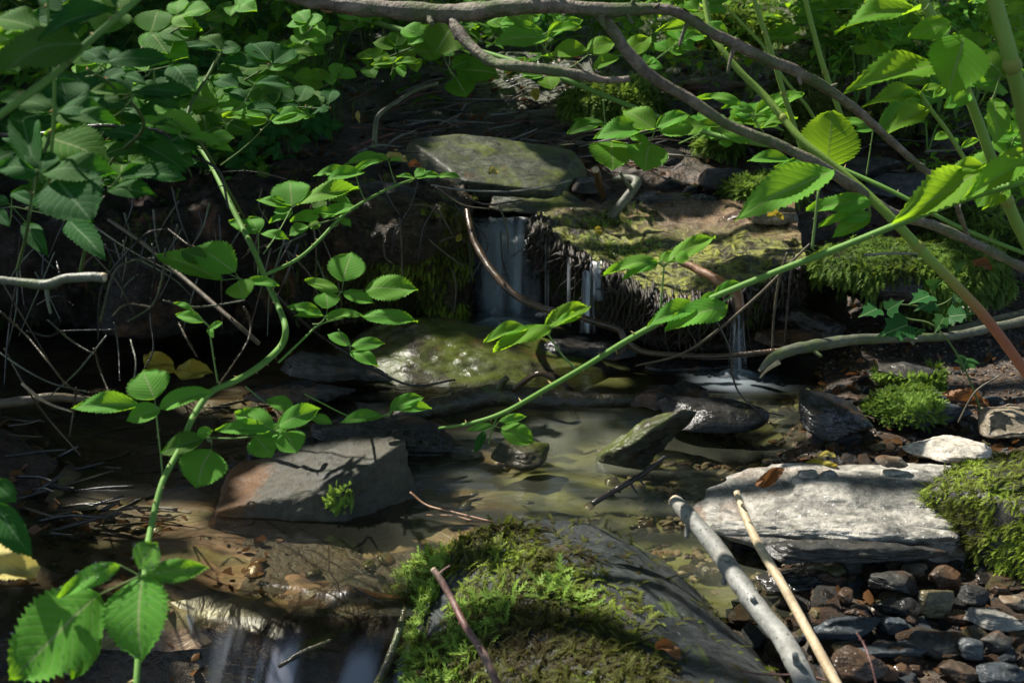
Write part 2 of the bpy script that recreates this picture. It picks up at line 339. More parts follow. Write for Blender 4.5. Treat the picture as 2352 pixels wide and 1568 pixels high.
M['petiole'] = cane_mat('petiole', (.11, .19, .05), (.16, .25, .08), (.2, .15, .07))
def moss_mat(name, ca, cb, cc):
    t = NT(name); a = t.n('ShaderNodeAttribute', attribute_name='tint').outputs['Fac']
    c = t.ramp(a, [(0., ca), (.55, cb), (1., cc)])
    b = t.bsdf(i_Base_Color=c, i_Roughness=.6); b.inputs['Specular IOR Level'].default_value = .12
    tl = t.n('ShaderNodeBsdfTranslucent', i_Color=t.mix(.5, c, (.25, .35, .02), 'ADD'))
    return t.fin(t.n('ShaderNodeMixShader', i_0=.3, i_1=b.outputs[0], i_2=tl.outputs[0]).outputs[0])
M['moss'] = moss_mat('moss', (.025, .03, .01), (.07, .13, .02), (.19, .30, .05))
M['moss_olive'] = moss_mat('moss_olive', (.035, .026, .010), (.085, .095, .018), (.24, .34, .035))
M['moss_dark'] = moss_mat('moss_dark', (.012, .016, .006), (.04, .055, .014), (.09, .13, .025))
M['grass'] = moss_mat('grass', (.03, .07, .015), (.05, .14, .02), (.10, .24, .03))
def ground_mat():
    t = NT('ground'); v = t.n('ShaderNodeTexCoord').outputs['Object']
    n1 = t.noise(v, 5, 6, .65); n2 = t.noise(v, 45, 5, .7); vo = t.n('ShaderNodeTexVoronoi', i_Vector=v, i_Scale=75., i_Randomness=1.)
    c = t.mix(t.ramp(n1, [(.4, 0.), (.6, 1.)]), (.018, .012, .008), (.05, .033, .02))
    hue = t.ramp(t.n('ShaderNodeSeparateXYZ', i_Vector=vo.outputs['Color']).outputs[0], [(0., (.03, .022, .015)), (.4, (.09, .045, .02)), (.7, (.045, .045, .04)), (1., (.13, .09, .05))])
    sx = t.n('ShaderNodeSeparateXYZ', i_Vector=v)
    c = t.mix(t.ramp(sx.outputs[0], [(.3, .25), (.5, .8)]), c, hue)
    far = t.ramp(t.math('ADD', t.math('MULTIPLY', sx.outputs[1], .1), t.math('MULTIPLY', n1, .2)), [(.42, 0.), (.56, .8)])
    c = t.mix(far, c, t.mix(n2, (.02, .03, .008), (.05, .07, .015)))
    c = t.mix(.6, c, t.ramp(n2, [(.3, .3), (.7, 1.)]), 'MULTIPLY')
    h = t.math('ADD', t.math('MULTIPLY', vo.outputs[0], -.5), t.math('MULTIPLY', n2, 2.))
    b = t.bsdf(i_Base_Color=c, i_Roughness=t.ramp(n2, [(.35, .25), (.6, .7)]), i_Normal=t.bump(h, .9, .006)); return t.fin(b.outputs[0])
M['ground'] = ground_mat()
def bed_mat():                                       # stones and silt under the moving water
    t = NT('stream_bed'); v = t.n('ShaderNodeTexCoord').outputs['Object']
    vm = t.n('ShaderNodeMapping', i_Vector=v, i_Scale=(1.0, 2.2, 1), i_Rotation=(0, 0, .25)).outputs[0]
    a = t.noise(vm, 4.5, 5, .62, .7); b_ = t.noise(vm, 16, 5, .7, 1.2); d = t.noise(v, 2.6, 3, .5)
    sx = t.n('ShaderNodeSeparateXYZ', i_Vector=v).outputs[0]
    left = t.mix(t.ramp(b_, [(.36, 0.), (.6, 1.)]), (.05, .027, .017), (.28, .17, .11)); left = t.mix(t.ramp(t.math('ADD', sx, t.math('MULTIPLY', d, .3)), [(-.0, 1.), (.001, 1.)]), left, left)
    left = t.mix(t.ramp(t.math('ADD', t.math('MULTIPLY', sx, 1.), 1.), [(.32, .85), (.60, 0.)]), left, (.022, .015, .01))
    left = t.mix(t.ramp(a, [(.5, 0.), (.66, .9)]), left, (.17, .15, .05))
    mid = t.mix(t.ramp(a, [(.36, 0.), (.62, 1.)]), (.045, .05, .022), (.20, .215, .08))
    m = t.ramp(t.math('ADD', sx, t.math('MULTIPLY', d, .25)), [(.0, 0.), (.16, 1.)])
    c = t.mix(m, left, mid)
    c = t.mix(.5, c, t.ramp(b_, [(.3, .35), (.65, 1.)]), 'MULTIPLY')
    b = t.bsdf(i_Base_Color=c, i_Roughness=.5, i_Normal=t.bump(b_, .6, .006)); return t.fin(b.outputs[0])
M['bed'] = bed_mat()
def water_mat(name, tintc, rough=.09, foam=.0, bs=.4, sc_=(3, 9, 1), foamc=(.62, .70, .82), gs=1.3):
    t = NT(name); v = t.n('ShaderNodeTexCoord').outputs['Object']
    vm = t.n('ShaderNodeMapping', i_Vector=v, i_Scale=sc_, i_Rotation=(0, 0, .3)).outputs[0]
    n = t.noise(vm, 2.2, 3, .5, .8); n2 = t.noise(vm, 8, 3, .5, .5)
    bp = t.bump(t.math('ADD', n, t.math('MULTIPLY', n2, .25)), bs, .02)
    fr = t.n('ShaderNodeFresnel', i_IOR=1.36, i_Normal=bp).outputs[0]
    tr = t.n('ShaderNodeBsdfTransparent', i_Color=(*tintc, 1)); gl = t.n('ShaderNodeBsdfGlossy', i_Color=(1, 1, 1, 1), i_Roughness=rough, i_Normal=bp)
    s = t.n('ShaderNodeMixShader', i_0=t.math('MINIMUM', t.math('MULTIPLY', fr, gs), .9), i_1=tr.outputs[0], i_2=gl.outputs[0])
    if foam:
        a = t.n('ShaderNodeAttribute', attribute_name='tint').outputs['Fac']
        df = t.n('ShaderNodeBsdfDiffuse', i_Color=(*foamc, 1)); tl = t.n('ShaderNodeBsdfTranslucent', i_Color=(*foamc, 1))
        ds = t.n('ShaderNodeMixShader', i_0=.5, i_1=df.outputs[0], i_2=tl.outputs[0])
        fm = t.math('MULTIPLY', a, foam)
        s = t.n('ShaderNodeMixShader', i_0=fm, i_1=s.outputs[0], i_2=ds.outputs[0])
    return t.fin(s.outputs[0])
M['water'] = water_mat('water', (.80, .78, .64), .20, .8, .16, foamc=(.52, .55, .40))
M['pool'] = water_mat('pool_water', (.62, .62, .52), .12, .8, .22, foamc=(.6, .7, .76))
M['cascade'] = water_mat('cascade_water', (.8, .8, .74), .30, .9, .3, (9, 4, 1), foamc=(.62, .66, .80), gs=.7)
M['fall'] = water_mat('falling_water', (.93, .96, .97), .5, .95, .0, (14, 14, 1.2), (.78, .87, .96), .25)

# ------------------------------------------------------------------ ground, bed, water
xs = np.concatenate([np.linspace(-14, -1.6, 60)[:-1], np.linspace(-1.6, 1.9, 520), np.linspace(1.9, 14, 60)[1:]])
ys = np.concatenate([np.linspace(.2, 3.2, 480), np.linspace(3.2, 8, 220)[1:], np.linspace(8, 30, 120)[1:]])
X, Y = np.meshgrid(xs, ys); Z = H(X, Y)
tag(mk('ground', np.stack([X, Y, Z], -1).reshape(-1, 3), grid_faces(len(ys), len(xs)), M['ground']), 'dark damp earth and gravel banks of the forest brook', kind='structure')
def sheet(name, x0, x1, y0, y1, nx, ny, zf, mat, label, tf=None, keep=None, kind='structure'):
    X, Y = np.meshgrid(np.linspace(x0, x1, nx), np.linspace(y0, y1, ny)); Z = zf(X, Y)
    Fq = grid_faces(ny, nx)
    if keep is not None:
        k = keep(X, Y, Z).ravel(); Fq = Fq[k[Fq].all(1)]
    T = tf(X, Y, Z).ravel() if tf is not None else None
    return tag(mk(name, np.stack([X, Y, Z], -1).reshape(-1, 3), Fq, mat, tint=T), label, kind=kind)
def n2(x, y, s, k, fx=1, fy=1): return fbm(np.stack([x*s*fx, y*s*fy, 0*x], -1), 3, k)
bedz = lambda x, y: Hb(x, y) + .008 + .012*n2(x, y, 6, 31) + .004*n2(x, y, 25, 33) 
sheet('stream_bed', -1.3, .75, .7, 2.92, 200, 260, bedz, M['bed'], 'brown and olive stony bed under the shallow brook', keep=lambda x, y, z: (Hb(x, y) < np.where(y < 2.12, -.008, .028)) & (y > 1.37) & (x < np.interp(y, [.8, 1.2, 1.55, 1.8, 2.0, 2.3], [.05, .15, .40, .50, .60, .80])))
def wz1(x, y):
    z = .0 + .034*ss(1.82, 2.1, y) + .004*n2(x, y, 5, 41, 1, 2)
    return z
sheet('water', -1.0, .60, 1.36, 2.16, 160, 120, wz1, M['water'], 'shallow silky brook water below the log',
      tf=lambda x, y, z: np.clip(ss(-.35, -.05, x)*(.06+.10*np.maximum(0, n2(x, y, 5, 47, 3.2, .8)))+(.22*np.exp(-((y-1.92)/.10)**2)*np.exp(-((x-.13+.5*(y-1.93))/.11)**2))*(1+.8*n2(x, y, 14, 43, 2.2, .4)), 0, 1))
sheet('water', -1.4, .76, 2.10, 2.90, 200, 100, lambda x, y: .040 + .002*n2(x, y, 7, 44), M['pool'], 'dark still pool water below the small waterfall',
      tf=lambda x, y, z: np.clip(.6*np.exp(-((x+.01)/.10)**2-((y-2.66)/.06)**2) + .45*np.exp(-((x-.45)/.07)**2-((y-2.2)/.06)**2)+.25*np.exp(-((x-.16)/.06)**2-((y-2.46)/.05)**2), 0, 1)*(1+.5*n2(x, y, 9, 45)))
# lower cascade at the bottom left
def zc(x, y):
    e = 1.40 + .05*np.sin(x*9) + .03*n2(x, y, 4, 51)
    return np.interp(y-e, [-.6, -.3, -.13, -.03, .06, .3], [-.235, -.215, -.17, -.035, .004, .004]) + .008*n2(x, y, 9, 53, 1.6, .8)
sheet('cascade_bed', -1.0, .2, .72, 1.46, 200, 130, lambda x, y: zc(x, y) - .018 + .012*n2(x, y, 16, 57), M['shelf'], 'dark wet rock step under the lower cascade')
sheet('water', -1.0, .2, .72, 1.44, 240, 160, lambda x, y: zc(x, y) + .004, M['cascade'], 'bluish silky water sliding over the lowest rock step',
      tf=lambda x, y, z: np.clip((.02+1.5*n2(x-.35*y, y, 9, 55, 3.4, .30)+.7*np.exp(-((x+.19)/.035)**2)+.6*np.exp(-((x+.10)/.03)**2))*ss(-.01, -.055, z)*ss(-.62, -.4, x), 0, .6))
# ------------------------------------------------------------------ rocks
def ico(n):
    import bmesh
    bm = bmesh.new(); bmesh.ops.create_icosphere(bm, subdivisions=n, radius=1)
    V = np.array([v.co[:] for v in bm.verts]); Fc = np.array([[v.index for v in f.verts] for f in bm.faces]); bm.free(); return V, Fc
ICO = {k: ico(k) for k in (2, 3, 4, 5, 6)}
def rock_mesh(seed, dims, lvl=4, flat=.5, planes=None, rough=.06, strata=.0, sharp=22., nplanes=11, nf=2.2, nfine=9., an=(1, 1, 1)):
    D, Fc = ICO[lvl]; rs = np.random.default_rng(seed)
    if planes is None:
        k7 = 7; aa = np.arange(k7)*6.283/k7 + rs.normal(size=k7)*.3
        N = np.stack([np.cos(aa), np.sin(aa), rs.normal(size=k7)*.28+.1], -1); d = rs.uniform(.66, .98, k7)
        q4 = rs.normal(size=(4, 3)); q4[:, 2] = np.abs(q4[:, 2])*.8+.4
        N = np.vstack([N, q4, [0, 0, 1], [0, 0, -1]]); d = np.concatenate([d, rs.uniform(.78, 1., 4), [.78, .8]])
        N[-2:, :2] += rs.normal(size=(2, 2))*.14; N /= np.linalg.norm(N, axis=1)[:, None]
    else:
        N = np.array([p[:3] for p in planes], float); N /= np.linalg.norm(N, axis=1)[:, None]; d = np.array([p[3] for p in planes], float)
    q = np.maximum(D @ N.T, 1e-3)/d; q = np.column_stack([q, np.full(len(D), .8)])
    r = 1/(np.mean(q**sharp, 1)*q.shape[1])**(1/sharp)
    V = D*r[:, None]*np.array(dims)
    s = max(dims); nrm = D
    sc_ = 1/s
    an = np.array(an)
    V = V + nrm*(rough*s*fbm(V*sc_*nf*an + seed*3.7, 5, seed))[:, None]
    V = V + nrm*(rough*.3*s*fbm(V*sc_*nfine*an + seed*1.7, 4, seed+5))[:, None]
    if strata:
        k = V[:, 2]/dims[2]*5 + .6*noise(V*sc_*3, seed+9); st = np.abs(k-np.round(k))*2
        hor = np.sqrt(np.maximum(0, 1-D[:, 2]**2)); V[:, :2] *= (1 - strata*(.12*(1-st)+.10*noise(np.stack([np.round(k), 0*k, V[:, 0]*sc_*2], -1), seed+3))*hor)[:, None]
    return V, Fc
def Rz(a): return np.array([[math.cos(a), -math.sin(a), 0], [math.sin(a), math.cos(a), 0], [0, 0, 1]])
def Rx(a): return np.array([[1, 0, 0], [0, math.cos(a), -math.sin(a)], [0, math.sin(a), math.cos(a)]])
def Ry(a): return np.array([[math.cos(a), 0, math.sin(a)], [0, 1, 0], [-math.sin(a), 0, math.cos(a)]])
ROCKS = {}
def rock(name, center, dims, mat, label, cat='rock', rot=(0, 0, 0), seed=1, group=None, key=None, moss=None, **k):
    V, Fc = rock_mesh(seed, dims, **k); R = Rz(rot[2]) @ Ry(rot[1]) @ Rx(rot[0]); V = V @ R.T
    center = np.array(center, float)
    if moss is None:
        o = mk(name, V, Fc, M[mat]); o.location = center; tag(o, label, cat, group)
    else:
        o = thing(name, label, cat, center, group); mk('rock', V, Fc, M[mat], o)
    if key: ROCKS[key] = (V + center, Fc, o)
    return o
def pxrock(x0, y0, x1, y1, Y, dy, mat, label, name='rock', cat='rock', **k):
    """rock whose picture box is x0..x1, y0..y1 at distance Y; dy its half depth"""
    if Y is None: Y = float(hit((x0+x1)/2, y1-(y1-y0)*.1)[1])
    a = P(x0, (y0+y1)/2, Y); b = P(x1, (y0+y1)/2, Y); hz = (y1-y0)/F*Y/2
    dy = min(dy, hz*1.7)
    hz2 = max(.006, (hz - dy*.28)/.95)
    return rock(name, (a+b)/2, ((b[0]-a[0])/2*1.08, dy, hz2*1.1), mat, label, cat, **k)
# ---- moss
def frond(rs, p, n, L, droop, mb, tint, wd=.32, segs=5):
    a = rs.uniform(0, 6.283); t = np.cross(n, [math.cos(a), math.sin(a), .3]); t /= np.linalg.norm(t)+1e-9
    d = n*rs.uniform(.25, .9) + t*rs.uniform(.4, 1.); d /= np.linalg.norm(d); s = np.cross(d, n); s /= np.linalg.norm(s)+1e-9
    pts = [p]; dd = d.copy()
    for i in range(segs):
        dd = dd + np.array([0, 0, -droop]) ; dd /= np.linalg.norm(dd); pts.append(pts[-1]+dd*L/segs)
    pts = np.array(pts); V = []; Fc = []; T = []
    for i in range(segs):
        w_ = L*wd*(1-.75*i/segs); b = len(V)
        up = n*w_*.25
        V += [pts[i], pts[i+1], pts[i]+(pts[i+1]-pts[i])*1.4+s*w_+up, pts[i]+(pts[i+1]-pts[i])*1.4-s*w_+up]
        Fc += [[b, b+2, b+1], [b, b+1, b+3]]; tt = tint+.35*(i/segs-.3); T += [tt]*4
    mb.add(V, np.array(Fc), np.clip(T, 0, 1))
def moss_on(V, Fc, n, L, mask, parent, mat='moss', seed=0, droop=.25, bright=.45, name='moss', patch=7., thr=0., wd=.32):
    rs = np.random.default_rng(seed); A, B, C = V[Fc[:, 0]], V[Fc[:, 1]], V[Fc[:, 2]]
    N = np.cross(B-A, C-A); ar = np.linalg.norm(N, axis=1); N = N/(ar[:, None]+1e-12); G = (A+B+C)/3
    m = mask(G, N)*ar; m = m/m.sum(); idx = rs.choice(len(Fc), n*3, p=m); u = rs.random((n*3, 2)); fl = u.sum(1) > 1; u[fl] = 1-u[fl]
    p = A[idx]+(B-A)[idx]*u[:, :1]+(C-A)[idx]*u[:, 1:]; f = fbm(p*patch, 3, seed)
    ok = np.where(f > thr)[0][:n]; mb = MB()
    if len(ok) < n*.3: ok = np.argsort(-f)[:n]
    tn = fbm(p*11, 3, seed+7)
    for i in ok: frond(rs, p[i]-N[idx[i]]*.001, N[idx[i]], L*rs.uniform(.5, 1.25), droop, mb, bright+.5*tn[i]+rs.uniform(-.18, .22), wd)
    loc = np.array(parent.location) if parent else None
    return mb.build(name, M[mat], parent, smooth=False, loc=loc)
# central rock in the brook
pl = [(-.30, -.14, 1, .42), (1, -.75, .10, .62), (-.12, -1, .12, .60), (-1, -.1, .35, .95), (.1, 1, .25, .8), (0, 0, -1, .6), (.9, .9, .2, .8), (-.2, -.8, .75, .60)]
rock('rock', P(738, 1140, 1.72), (.172, .120, .115), 'center_rock', 'angular grey and rusty rock with a flat tilted top and a moss sprig', rot=(.0, -.06, .0), seed=4, planes=pl, lvl=6, rough=.045, sharp=60., key='center', moss=1)
V, Fc, o = ROCKS['center']
c0 = P(785, 1155, 1.63); moss_on(V, Fc, 70, .016, lambda G, N: (np.linalg.norm(G-c0, axis=1) < .035)*1. + 1e-9, o, 'moss', 3, -.1, .85, thr=-9)
# foreground mossy boulder
pl = [(0, 0, 1, .62), (.62, .05, .62, .66), (-.75, -.1, .6, .66), (-.2, .85, .5, .78), (.3, .9, .4, .84), (0, -1, .5, .95), (0, 0, -1, .5), (1, 0, .1, .9), (-1, 0, .1, .86)]
rock('boulder', (.125, 1.24, -.03), (.26, .50, .185), 'boulder_slate', 'large foreground boulder half covered in feathery green moss', 'boulder', rot=(-.05, .10, .27), seed=12, planes=pl, lvl=6, rough=.03, sharp=10., key='fore', moss=1)
V, Fc, o = ROCKS['fore']
def mf(G, N):
    # left flank and crest: x below a line running along the ridge
    u = G[:, 0] - (.105 - .42*(G[:, 1]-1.25)); return np.where(u < .0, 1, np.where(u < .05, .3, .03))*(N[:, 2] > -.2)
moss_on(V, Fc, 13000, .019, mf, o, 'moss_olive', 5, .16, .32, patch=9, thr=-.45, wd=.26)
moss_on(V, Fc, 2200, .024, lambda G, N: (G[:, 0] < .14 - .42*(G[:, 1]-1.25)-.05)*(N[:, 2] > 0)*1., o, 'moss', 6, .05, .78, patch=7, thr=.25)
# sunlit slab on the right bank
pl = [(0, .12, 1, .55), (0, -1, .12, .86), (0, -.8, .8, .74), (-1, 0, .35, .9), (0, 1, .3, .8), (0, 0, -1, .8), (1, 0, 0, 1.), (-.7, -.8, .6, .9)]
rock('slab', (.825, 1.57, .052), (.50, .135, .056), 'slab_pale', 'long pale sunlit slate slab on the right bank with hanging moss', 'rock', rot=(.05, .02, -.05), seed=21, planes=pl, lvl=6, rough=.030, strata=.12, sharp=36., key='slab', moss=1, an=(.9, 2, 6), nfine=9)
V, Fc, o = ROCKS['slab']
moss_on(V, Fc, 3600, .018, lambda G, N: ss(.42, .8, G[:, 0])*(N[:, 1] < -.1)*(N[:, 2] < .93)+ss(.98, 1.1, G[:, 0])*.8, o, 'moss_olive', 8, .30, .5, patch=8, thr=-.1)
pxrock(1690, 1190, 2200, 1250, 1.46, .06, 'slab_pale', 'thin pale slate layer jutting out below the sunlit slab', seed=121, lvl=6, rough=.05, an=(.6, 1, 4), rot=(.05, .03, -.04))
pxrock(1740, 1232, 2150, 1290, 1.42, .05, 'slate', 'darker slate layer at the foot of the sunlit slab', seed=122, lvl=5, rough=.06, an=(.6, 1, 4), rot=(.05, .02, .03))
# moss mound far right of the slab
rock('mossy_rock', P(2330, 1190, 1.5), (.10, .12, .10), 'slate', 'moss-draped rock at the right edge beyond the sunlit slab', 'rock', seed=23, lvl=4, key='mr', moss=1)
V, Fc, o = ROCKS['mr']; moss_on(V, Fc, 5500, .015, lambda G, N: (N[:, 2] > -.3)*1., o, 'moss_olive', 9, .25, .42, thr=-.9, wd=.26)
pxrock(2101, 990, 2280, 1068, None, .06, 'white_stone', 'bright white flat stone lying in the sun on the right gravel bank', name='stone', cat='stone', seed=31, lvl=5, strata=.2, rot=(.1, 0, -.1), rough=.04)
pxrock(2226, 925, 2420, 1008, None, .08, 'tan_stone', 'tan angular stone at the right edge behind the white stone', name='stone', cat='stone', seed=32, lvl=5)
pxrock(1808, 893, 2020, 1010, None, .10, 'slate_wet', 'dark layered pointed slate beside the pool, left of the mossy slate', seed=33, lvl=5, strata=.5, rot=(.15, .22, .2))
pxrock(1985, 880, 2225, 982, None, .09, 'slate_blue', 'layered grey slate with a cap of bright green moss', seed=34, lvl=5, strata=.6, rot=(.1, .05, -.1), key='ms', moss=1)
V, Fc, o = ROCKS['ms']; moss_on(V, Fc, 2000, .015, lambda G, N: (N[:, 2] > .2)*1.*(G[:, 0] < V[:, 0].min()*.35+V[:, 0].max()*.65), o, 'moss', 11, .02, .6, thr=-.5)
pxrock(2010, 810, 2180, 905, None, .09, 'slate', 'dark slate leaning behind the green moss cap', seed=35, lvl=5, key='ms2', moss=1, rot=(0, .1, 0))
V, Fc, o = ROCKS['ms2']; moss_on(V, Fc, 1800, .016, lambda G, N: ((N[:, 1] < .2) & (G[:, 2] < V[:, 2].mean()+.01))*1., o, 'moss', 12, .02, .62, thr=-.6)
pxrock(1450, 872, 1640, 945, 2.10, .06, 'slate_wet', 'wet flat rock at the end of the log dam', seed=36, lvl=5, strata=.3)
pxrock(1520, 892, 1735, 1000, 2.00, .08, 'slate_wet', 'blocky grey rock in the brook right of the log dam', seed=37, lvl=5, rough=.03)
rock('stone', P(1470, 1015, 1.9), (.098, .034, .034), 'algae_rock', 'elongated greenish stone leaning up out of the water', 'stone', rot=(.1, -.62, .15), seed=38, lvl=5)
rock('rock', P(895, 1018, 1.95), (.155, .07, .052), 'slate_wet', 'long dark wet slab behind the angular rock', seed=39, lvl=6, strata=.4, rot=(.05, .05, .05), rough=.04)
pxrock(560, 990, 760, 1080, 1.9, .1, 'slate_wet', 'dark low slab tucked left behind the angular rock', seed=58, lvl=5, strata=.4)
pxrock(640, 812, 900, 880, 2.2, .08, 'slate', 'flat brown grey slab left of the algae covered rock', seed=40, lvl=5, strata=.3, rot=(0, .12, 0))
pxrock(560, 872, 800, 930, 2.1, .08, 'slate_wet', 'low glossy black rock in shade left of the log dam', seed=41, lvl=5, strata=.2)
pxrock(780, 890, 960, 960, 2.15, .08, 'slate_wet', 'dark stone wedged under the left end of the log', seed=42, lvl=5)
pl = [(-.1, -.35, 1, .6), (.5, -.3, 1, .62), (-.8, -.3, .7, .78), (0, -1, .5, .8), (0, 1, .3, .9), (1, 0, .4, .95), (0, 0, -1, .5)]
rock('rock', P(1110, 860, 2.30), (.26, .17, .075), 'algae_rock', 'broad low rock coated in green algae in front of the waterfall pool', rot=(.1, .12, -.1), seed=43, planes=pl, lvl=6, rough=.05, sharp=30.)
pxrock(1225, 765, 1450, 835, 2.38, .07, 'slate_wet', 'low black glistening rock under the ledge', seed=44, lvl=5)
pxrock(1480, 820, 1700, 870, 2.3, .05, 'slate_wet', 'black wet stones at the foot of the right trickle', seed=45, lvl=5)
pxrock(840, 722, 1000, 765, 2.6, .06, 'slate_brown', 'brown wet rock at the base of the mossy wall', seed=46, lvl=5)
pxrock(1140, 1000, 1260, 1075, 1.86, .05, 'algae_rock', 'dripping round stone with a wet leaf draped on it', name='stone', cat='stone', seed=47, lvl=5)
pxrock(1650, 640, 1760, 700, 2.36, .04, 'slate_wet', 'wet knob under the orange stick', seed=61, lvl=4)
pxrock(1790, 700, 1960, 790, 2.30, .07, 'slate_wet', 'dark tilted slab below the big moss bank', seed=48, lvl=5, rot=(0, .35, 0), strata=.3)
pxrock(1740, 740, 1880, 800, 2.28, .05, 'rust_stone', 'rusty wet stone behind the grey broken branch', name='stone', cat='stone', seed=49, lvl=5)
# upper slabs
pl = [(-.05, -.25, 1, .45), (-.8, -.6, .1, .75), (0, -1, -.1, .7), (1, -.3, .3, .9), (0, 1, .2, .8), (-.5, .9, 0, .85), (0, 0, -1, .5)]
rock('slab', P(1140, 395, 3.02), (.22, .20, .075), 'algae_slab', 'flat grey green slab above the waterfall with a yellow green leaf on it', rot=(.20, .14, 0), seed=50, planes=pl, lvl=6, rough=.02, sharp=24.)
pxrock(1110, 430, 1350, 500, 2.88, .10, 'algae_slab', 'low slab at the lip of the waterfall', seed=51, lvl=5, rot=(.1, .06, 0))
pxrock(600, 385, 990, 520, 2.86, .12, 'slate', 'dark bluish rock shelf above the mossy wall', seed=52, lvl=6, strata=.15, rough=.03)
pxrock(1300, 395, 1400, 455, None, .06, 'slate', 'dark stone right of the upper slab', seed=53, lvl=4)
pxrock(1450, 425, 1600, 500, None, .08, 'slate_wet', 'jagged black rocks behind the ledge', seed=54, lvl=5, strata=.5)
pxrock(1610, 370, 1720, 445, None, .07, 'slate', 'grey brown block beside the round moss cushion', seed=55, lvl=4)
pxrock(1500, 175, 1760, 225, None, .15, 'slate_brown', 'long dark wet slab far up the brook', seed=56, lvl=5, strata=.4)
pxrock(1340, 235, 1520, 300, None, .1, 'slate_wet', 'dark flat rock below the upper moss boulder', seed=57, lvl=4)
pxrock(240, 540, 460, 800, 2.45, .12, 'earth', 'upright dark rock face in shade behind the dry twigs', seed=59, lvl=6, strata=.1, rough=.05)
pxrock(1880, 345, 2060, 420, None, .1, 'slate', 'grey slab under the bramble stems on the right', seed=62, lvl=4, strata=.3)
pxrock(2000, 380, 2240, 470, None, .1, 'slate_blue', 'broad flat grey stone lying behind the diagonal cane', seed=63, lvl=5, strata=.3)
pxrock(1730, 480, 1830, 525, 2.7, .04, 'tan_stone', 'tan shard on the far edge of the ledge', name='stone', cat='stone', seed=64, lvl=4)
pxrock(1660, 478, 1760, 520, 2.78, .05, 'rust_stone', 'rounded rusty stone at the back of the ledge', name='stone', cat='stone', seed=65, lvl=4)
# moss bodies: (box, Y, dy, label, mat, n, L, droop, bright)
for k, (bx, Yd, dy, lab, mm, n_, L_, dr, br) in enumerate([
    ((1290, 160, 1515, 300), None, .15, 'mossy boulder in mid distance under the hanging branch end', 'moss', 3800, .045, .3, .5),
    ((1545, 432, 1670, 515), None, .05, 'small moss tussock dripping at the back of the ledge', 'moss_olive', 1200, .028, .5, .5),
    ((1665, 395, 1840, 480), None, .07, 'round bright green moss cushion left of the toothed leaf', 'moss', 1800, .035, .15, .72),
    ((1610, 300, 1700, 370), None, .07, 'small dark green moss clump behind the branch', 'moss', 900, .035, .2, .4),
    ((1700, 150, 1960, 360), None, .2, 'dark mossy stump like rock behind the green stems', 'moss_dark', 3600, .05, .35, .5),
    ((1840, 480, 2330, 745), 2.45, .18, 'big moss bank with dripping fronds on the right of the falls', 'moss', 17000, .024, .45, .40),
    ((2130, 440, 2420, 620), None, .2, 'upper right moss mound behind the balsam stem', 'moss', 2600, .03, .3, .5),
    ((1950, 230, 2130, 330), None, .15, 'dark moss rock beyond the light green leaves', 'moss_dark', 1600, .04, .3, .5),
    ((1550, 20, 1800, 110), None, .3, 'far olive moss hummock at the top of the picture', 'moss', 2400, .06, .15, .55),
    ((1880, 30, 2120, 90), None, .3, 'far bright moss mound by the ferns', 'moss', 1800, .06, .15, .6)]):
    pxrock(bx[0], bx[1], bx[2], bx[3], Yd, dy, 'slate_wet', lab, name='mossy_rock', seed=100+k, lvl=5, rough=.07, sharp=6., key='m', moss=1)
    V, Fc, o = ROCKS['m']; moss_on(V, Fc, n_, L_, lambda G, N: ((N[:, 2] > -.5) & (N[:, 1] < .7))*1., o, mm, 200+k, dr, br, patch=5/float(V[:, 1].mean())*2, thr=-.25 if k != 5 else -.42, wd=.26)
# mossy wall left of the fall and the ledge on the right
def loft(name, top, lip, base, mat, label, seed, amp=.012, moss=True, back=None):
    s = 90; L = cr(lip, 12); L = np.array([np.interp(np.linspace(0, 1, s), np.linspace(0, 1, len(L)), L[:, i]) for i in range(3)]).T
    Bk = cr(top, 12); Bk = np.array([np.interp(np.linspace(0, 1, s), np.linspace(0, 1, len(Bk)), Bk[:, i]) for i in range(3)]).T
    Bs = cr(base, 12); Bs = np.array([np.interp(np.linspace(0, 1, s), np.linspace(0, 1, len(Bs)), Bs[:, i]) for i in range(3)]).T
    rows = [Bk*(1-t)+L*t for t in np.linspace(0, 1, 26)]
    for t in np.linspace(0, 1, 36)[1:]:
        q = L*(1-t)+Bs*t; q[:, 1] -= .03*math.sin(math.pi*min(1, t*1.6))*(1 if t < .62 else 0); q[:, 2] -= .012*math.exp(-(t/.08)**2); rows.append(q)
    G = np.array(rows); f = fbm(G*np.array([22, 22, 9.]), 4, seed); f2 = fbm(G*60, 3, seed+1)
    wt = np.concatenate([np.full(26, .35), np.linspace(.5, 1.5, 35)])[:, None]
    G = G + np.stack([f*0, -(amp*f+amp*.35*f2)*wt, (amp*.5*f)*(1.2-wt*.5)], -1)
    V = G.reshape(-1, 3); Fq = grid_faces(len(G), s); o = thing(name, label, 'rock', V.mean(0)); mk('rock', V, Fq, M[mat], o, loc=V.mean(0))
    T = np.vstack([Fq[:, [0, 2, 1]], Fq[:, [0, 3, 2]]])
    return o, V, T, L
lip = [P(1237, 500, 2.78), P(1240, 520, 2.66), P(1262, 545, 2.60), P(1330, 590, 2.52), P(1390, 625, 2.46), P(1450, 650, 2.40), P(1530, 690, 2.33), P(1620, 680, 2.30), P(1700, 660, 2.29), P(1780, 640, 2.33), P(1850, 600, 2.42)]
top = [np.array([x, 2.92, .285]) for x in np.linspace(.05, .72, 6)]
base = [np.array([p[0]+(.04), p[1]+.10+.04*i/10, .01]) for i, p in enumerate(lip)]
o, V, T, LIP = loft('rock_ledge', top, lip, base, 'ledge', 'overhanging wet rock ledge with yellow green algae and dripping moss roots', 71, .022)
mb = MB(); rs = np.random.default_rng(5)
clus = rs.integers(3, 86, 26); cl = rs.uniform(.5, 1.6, 26)
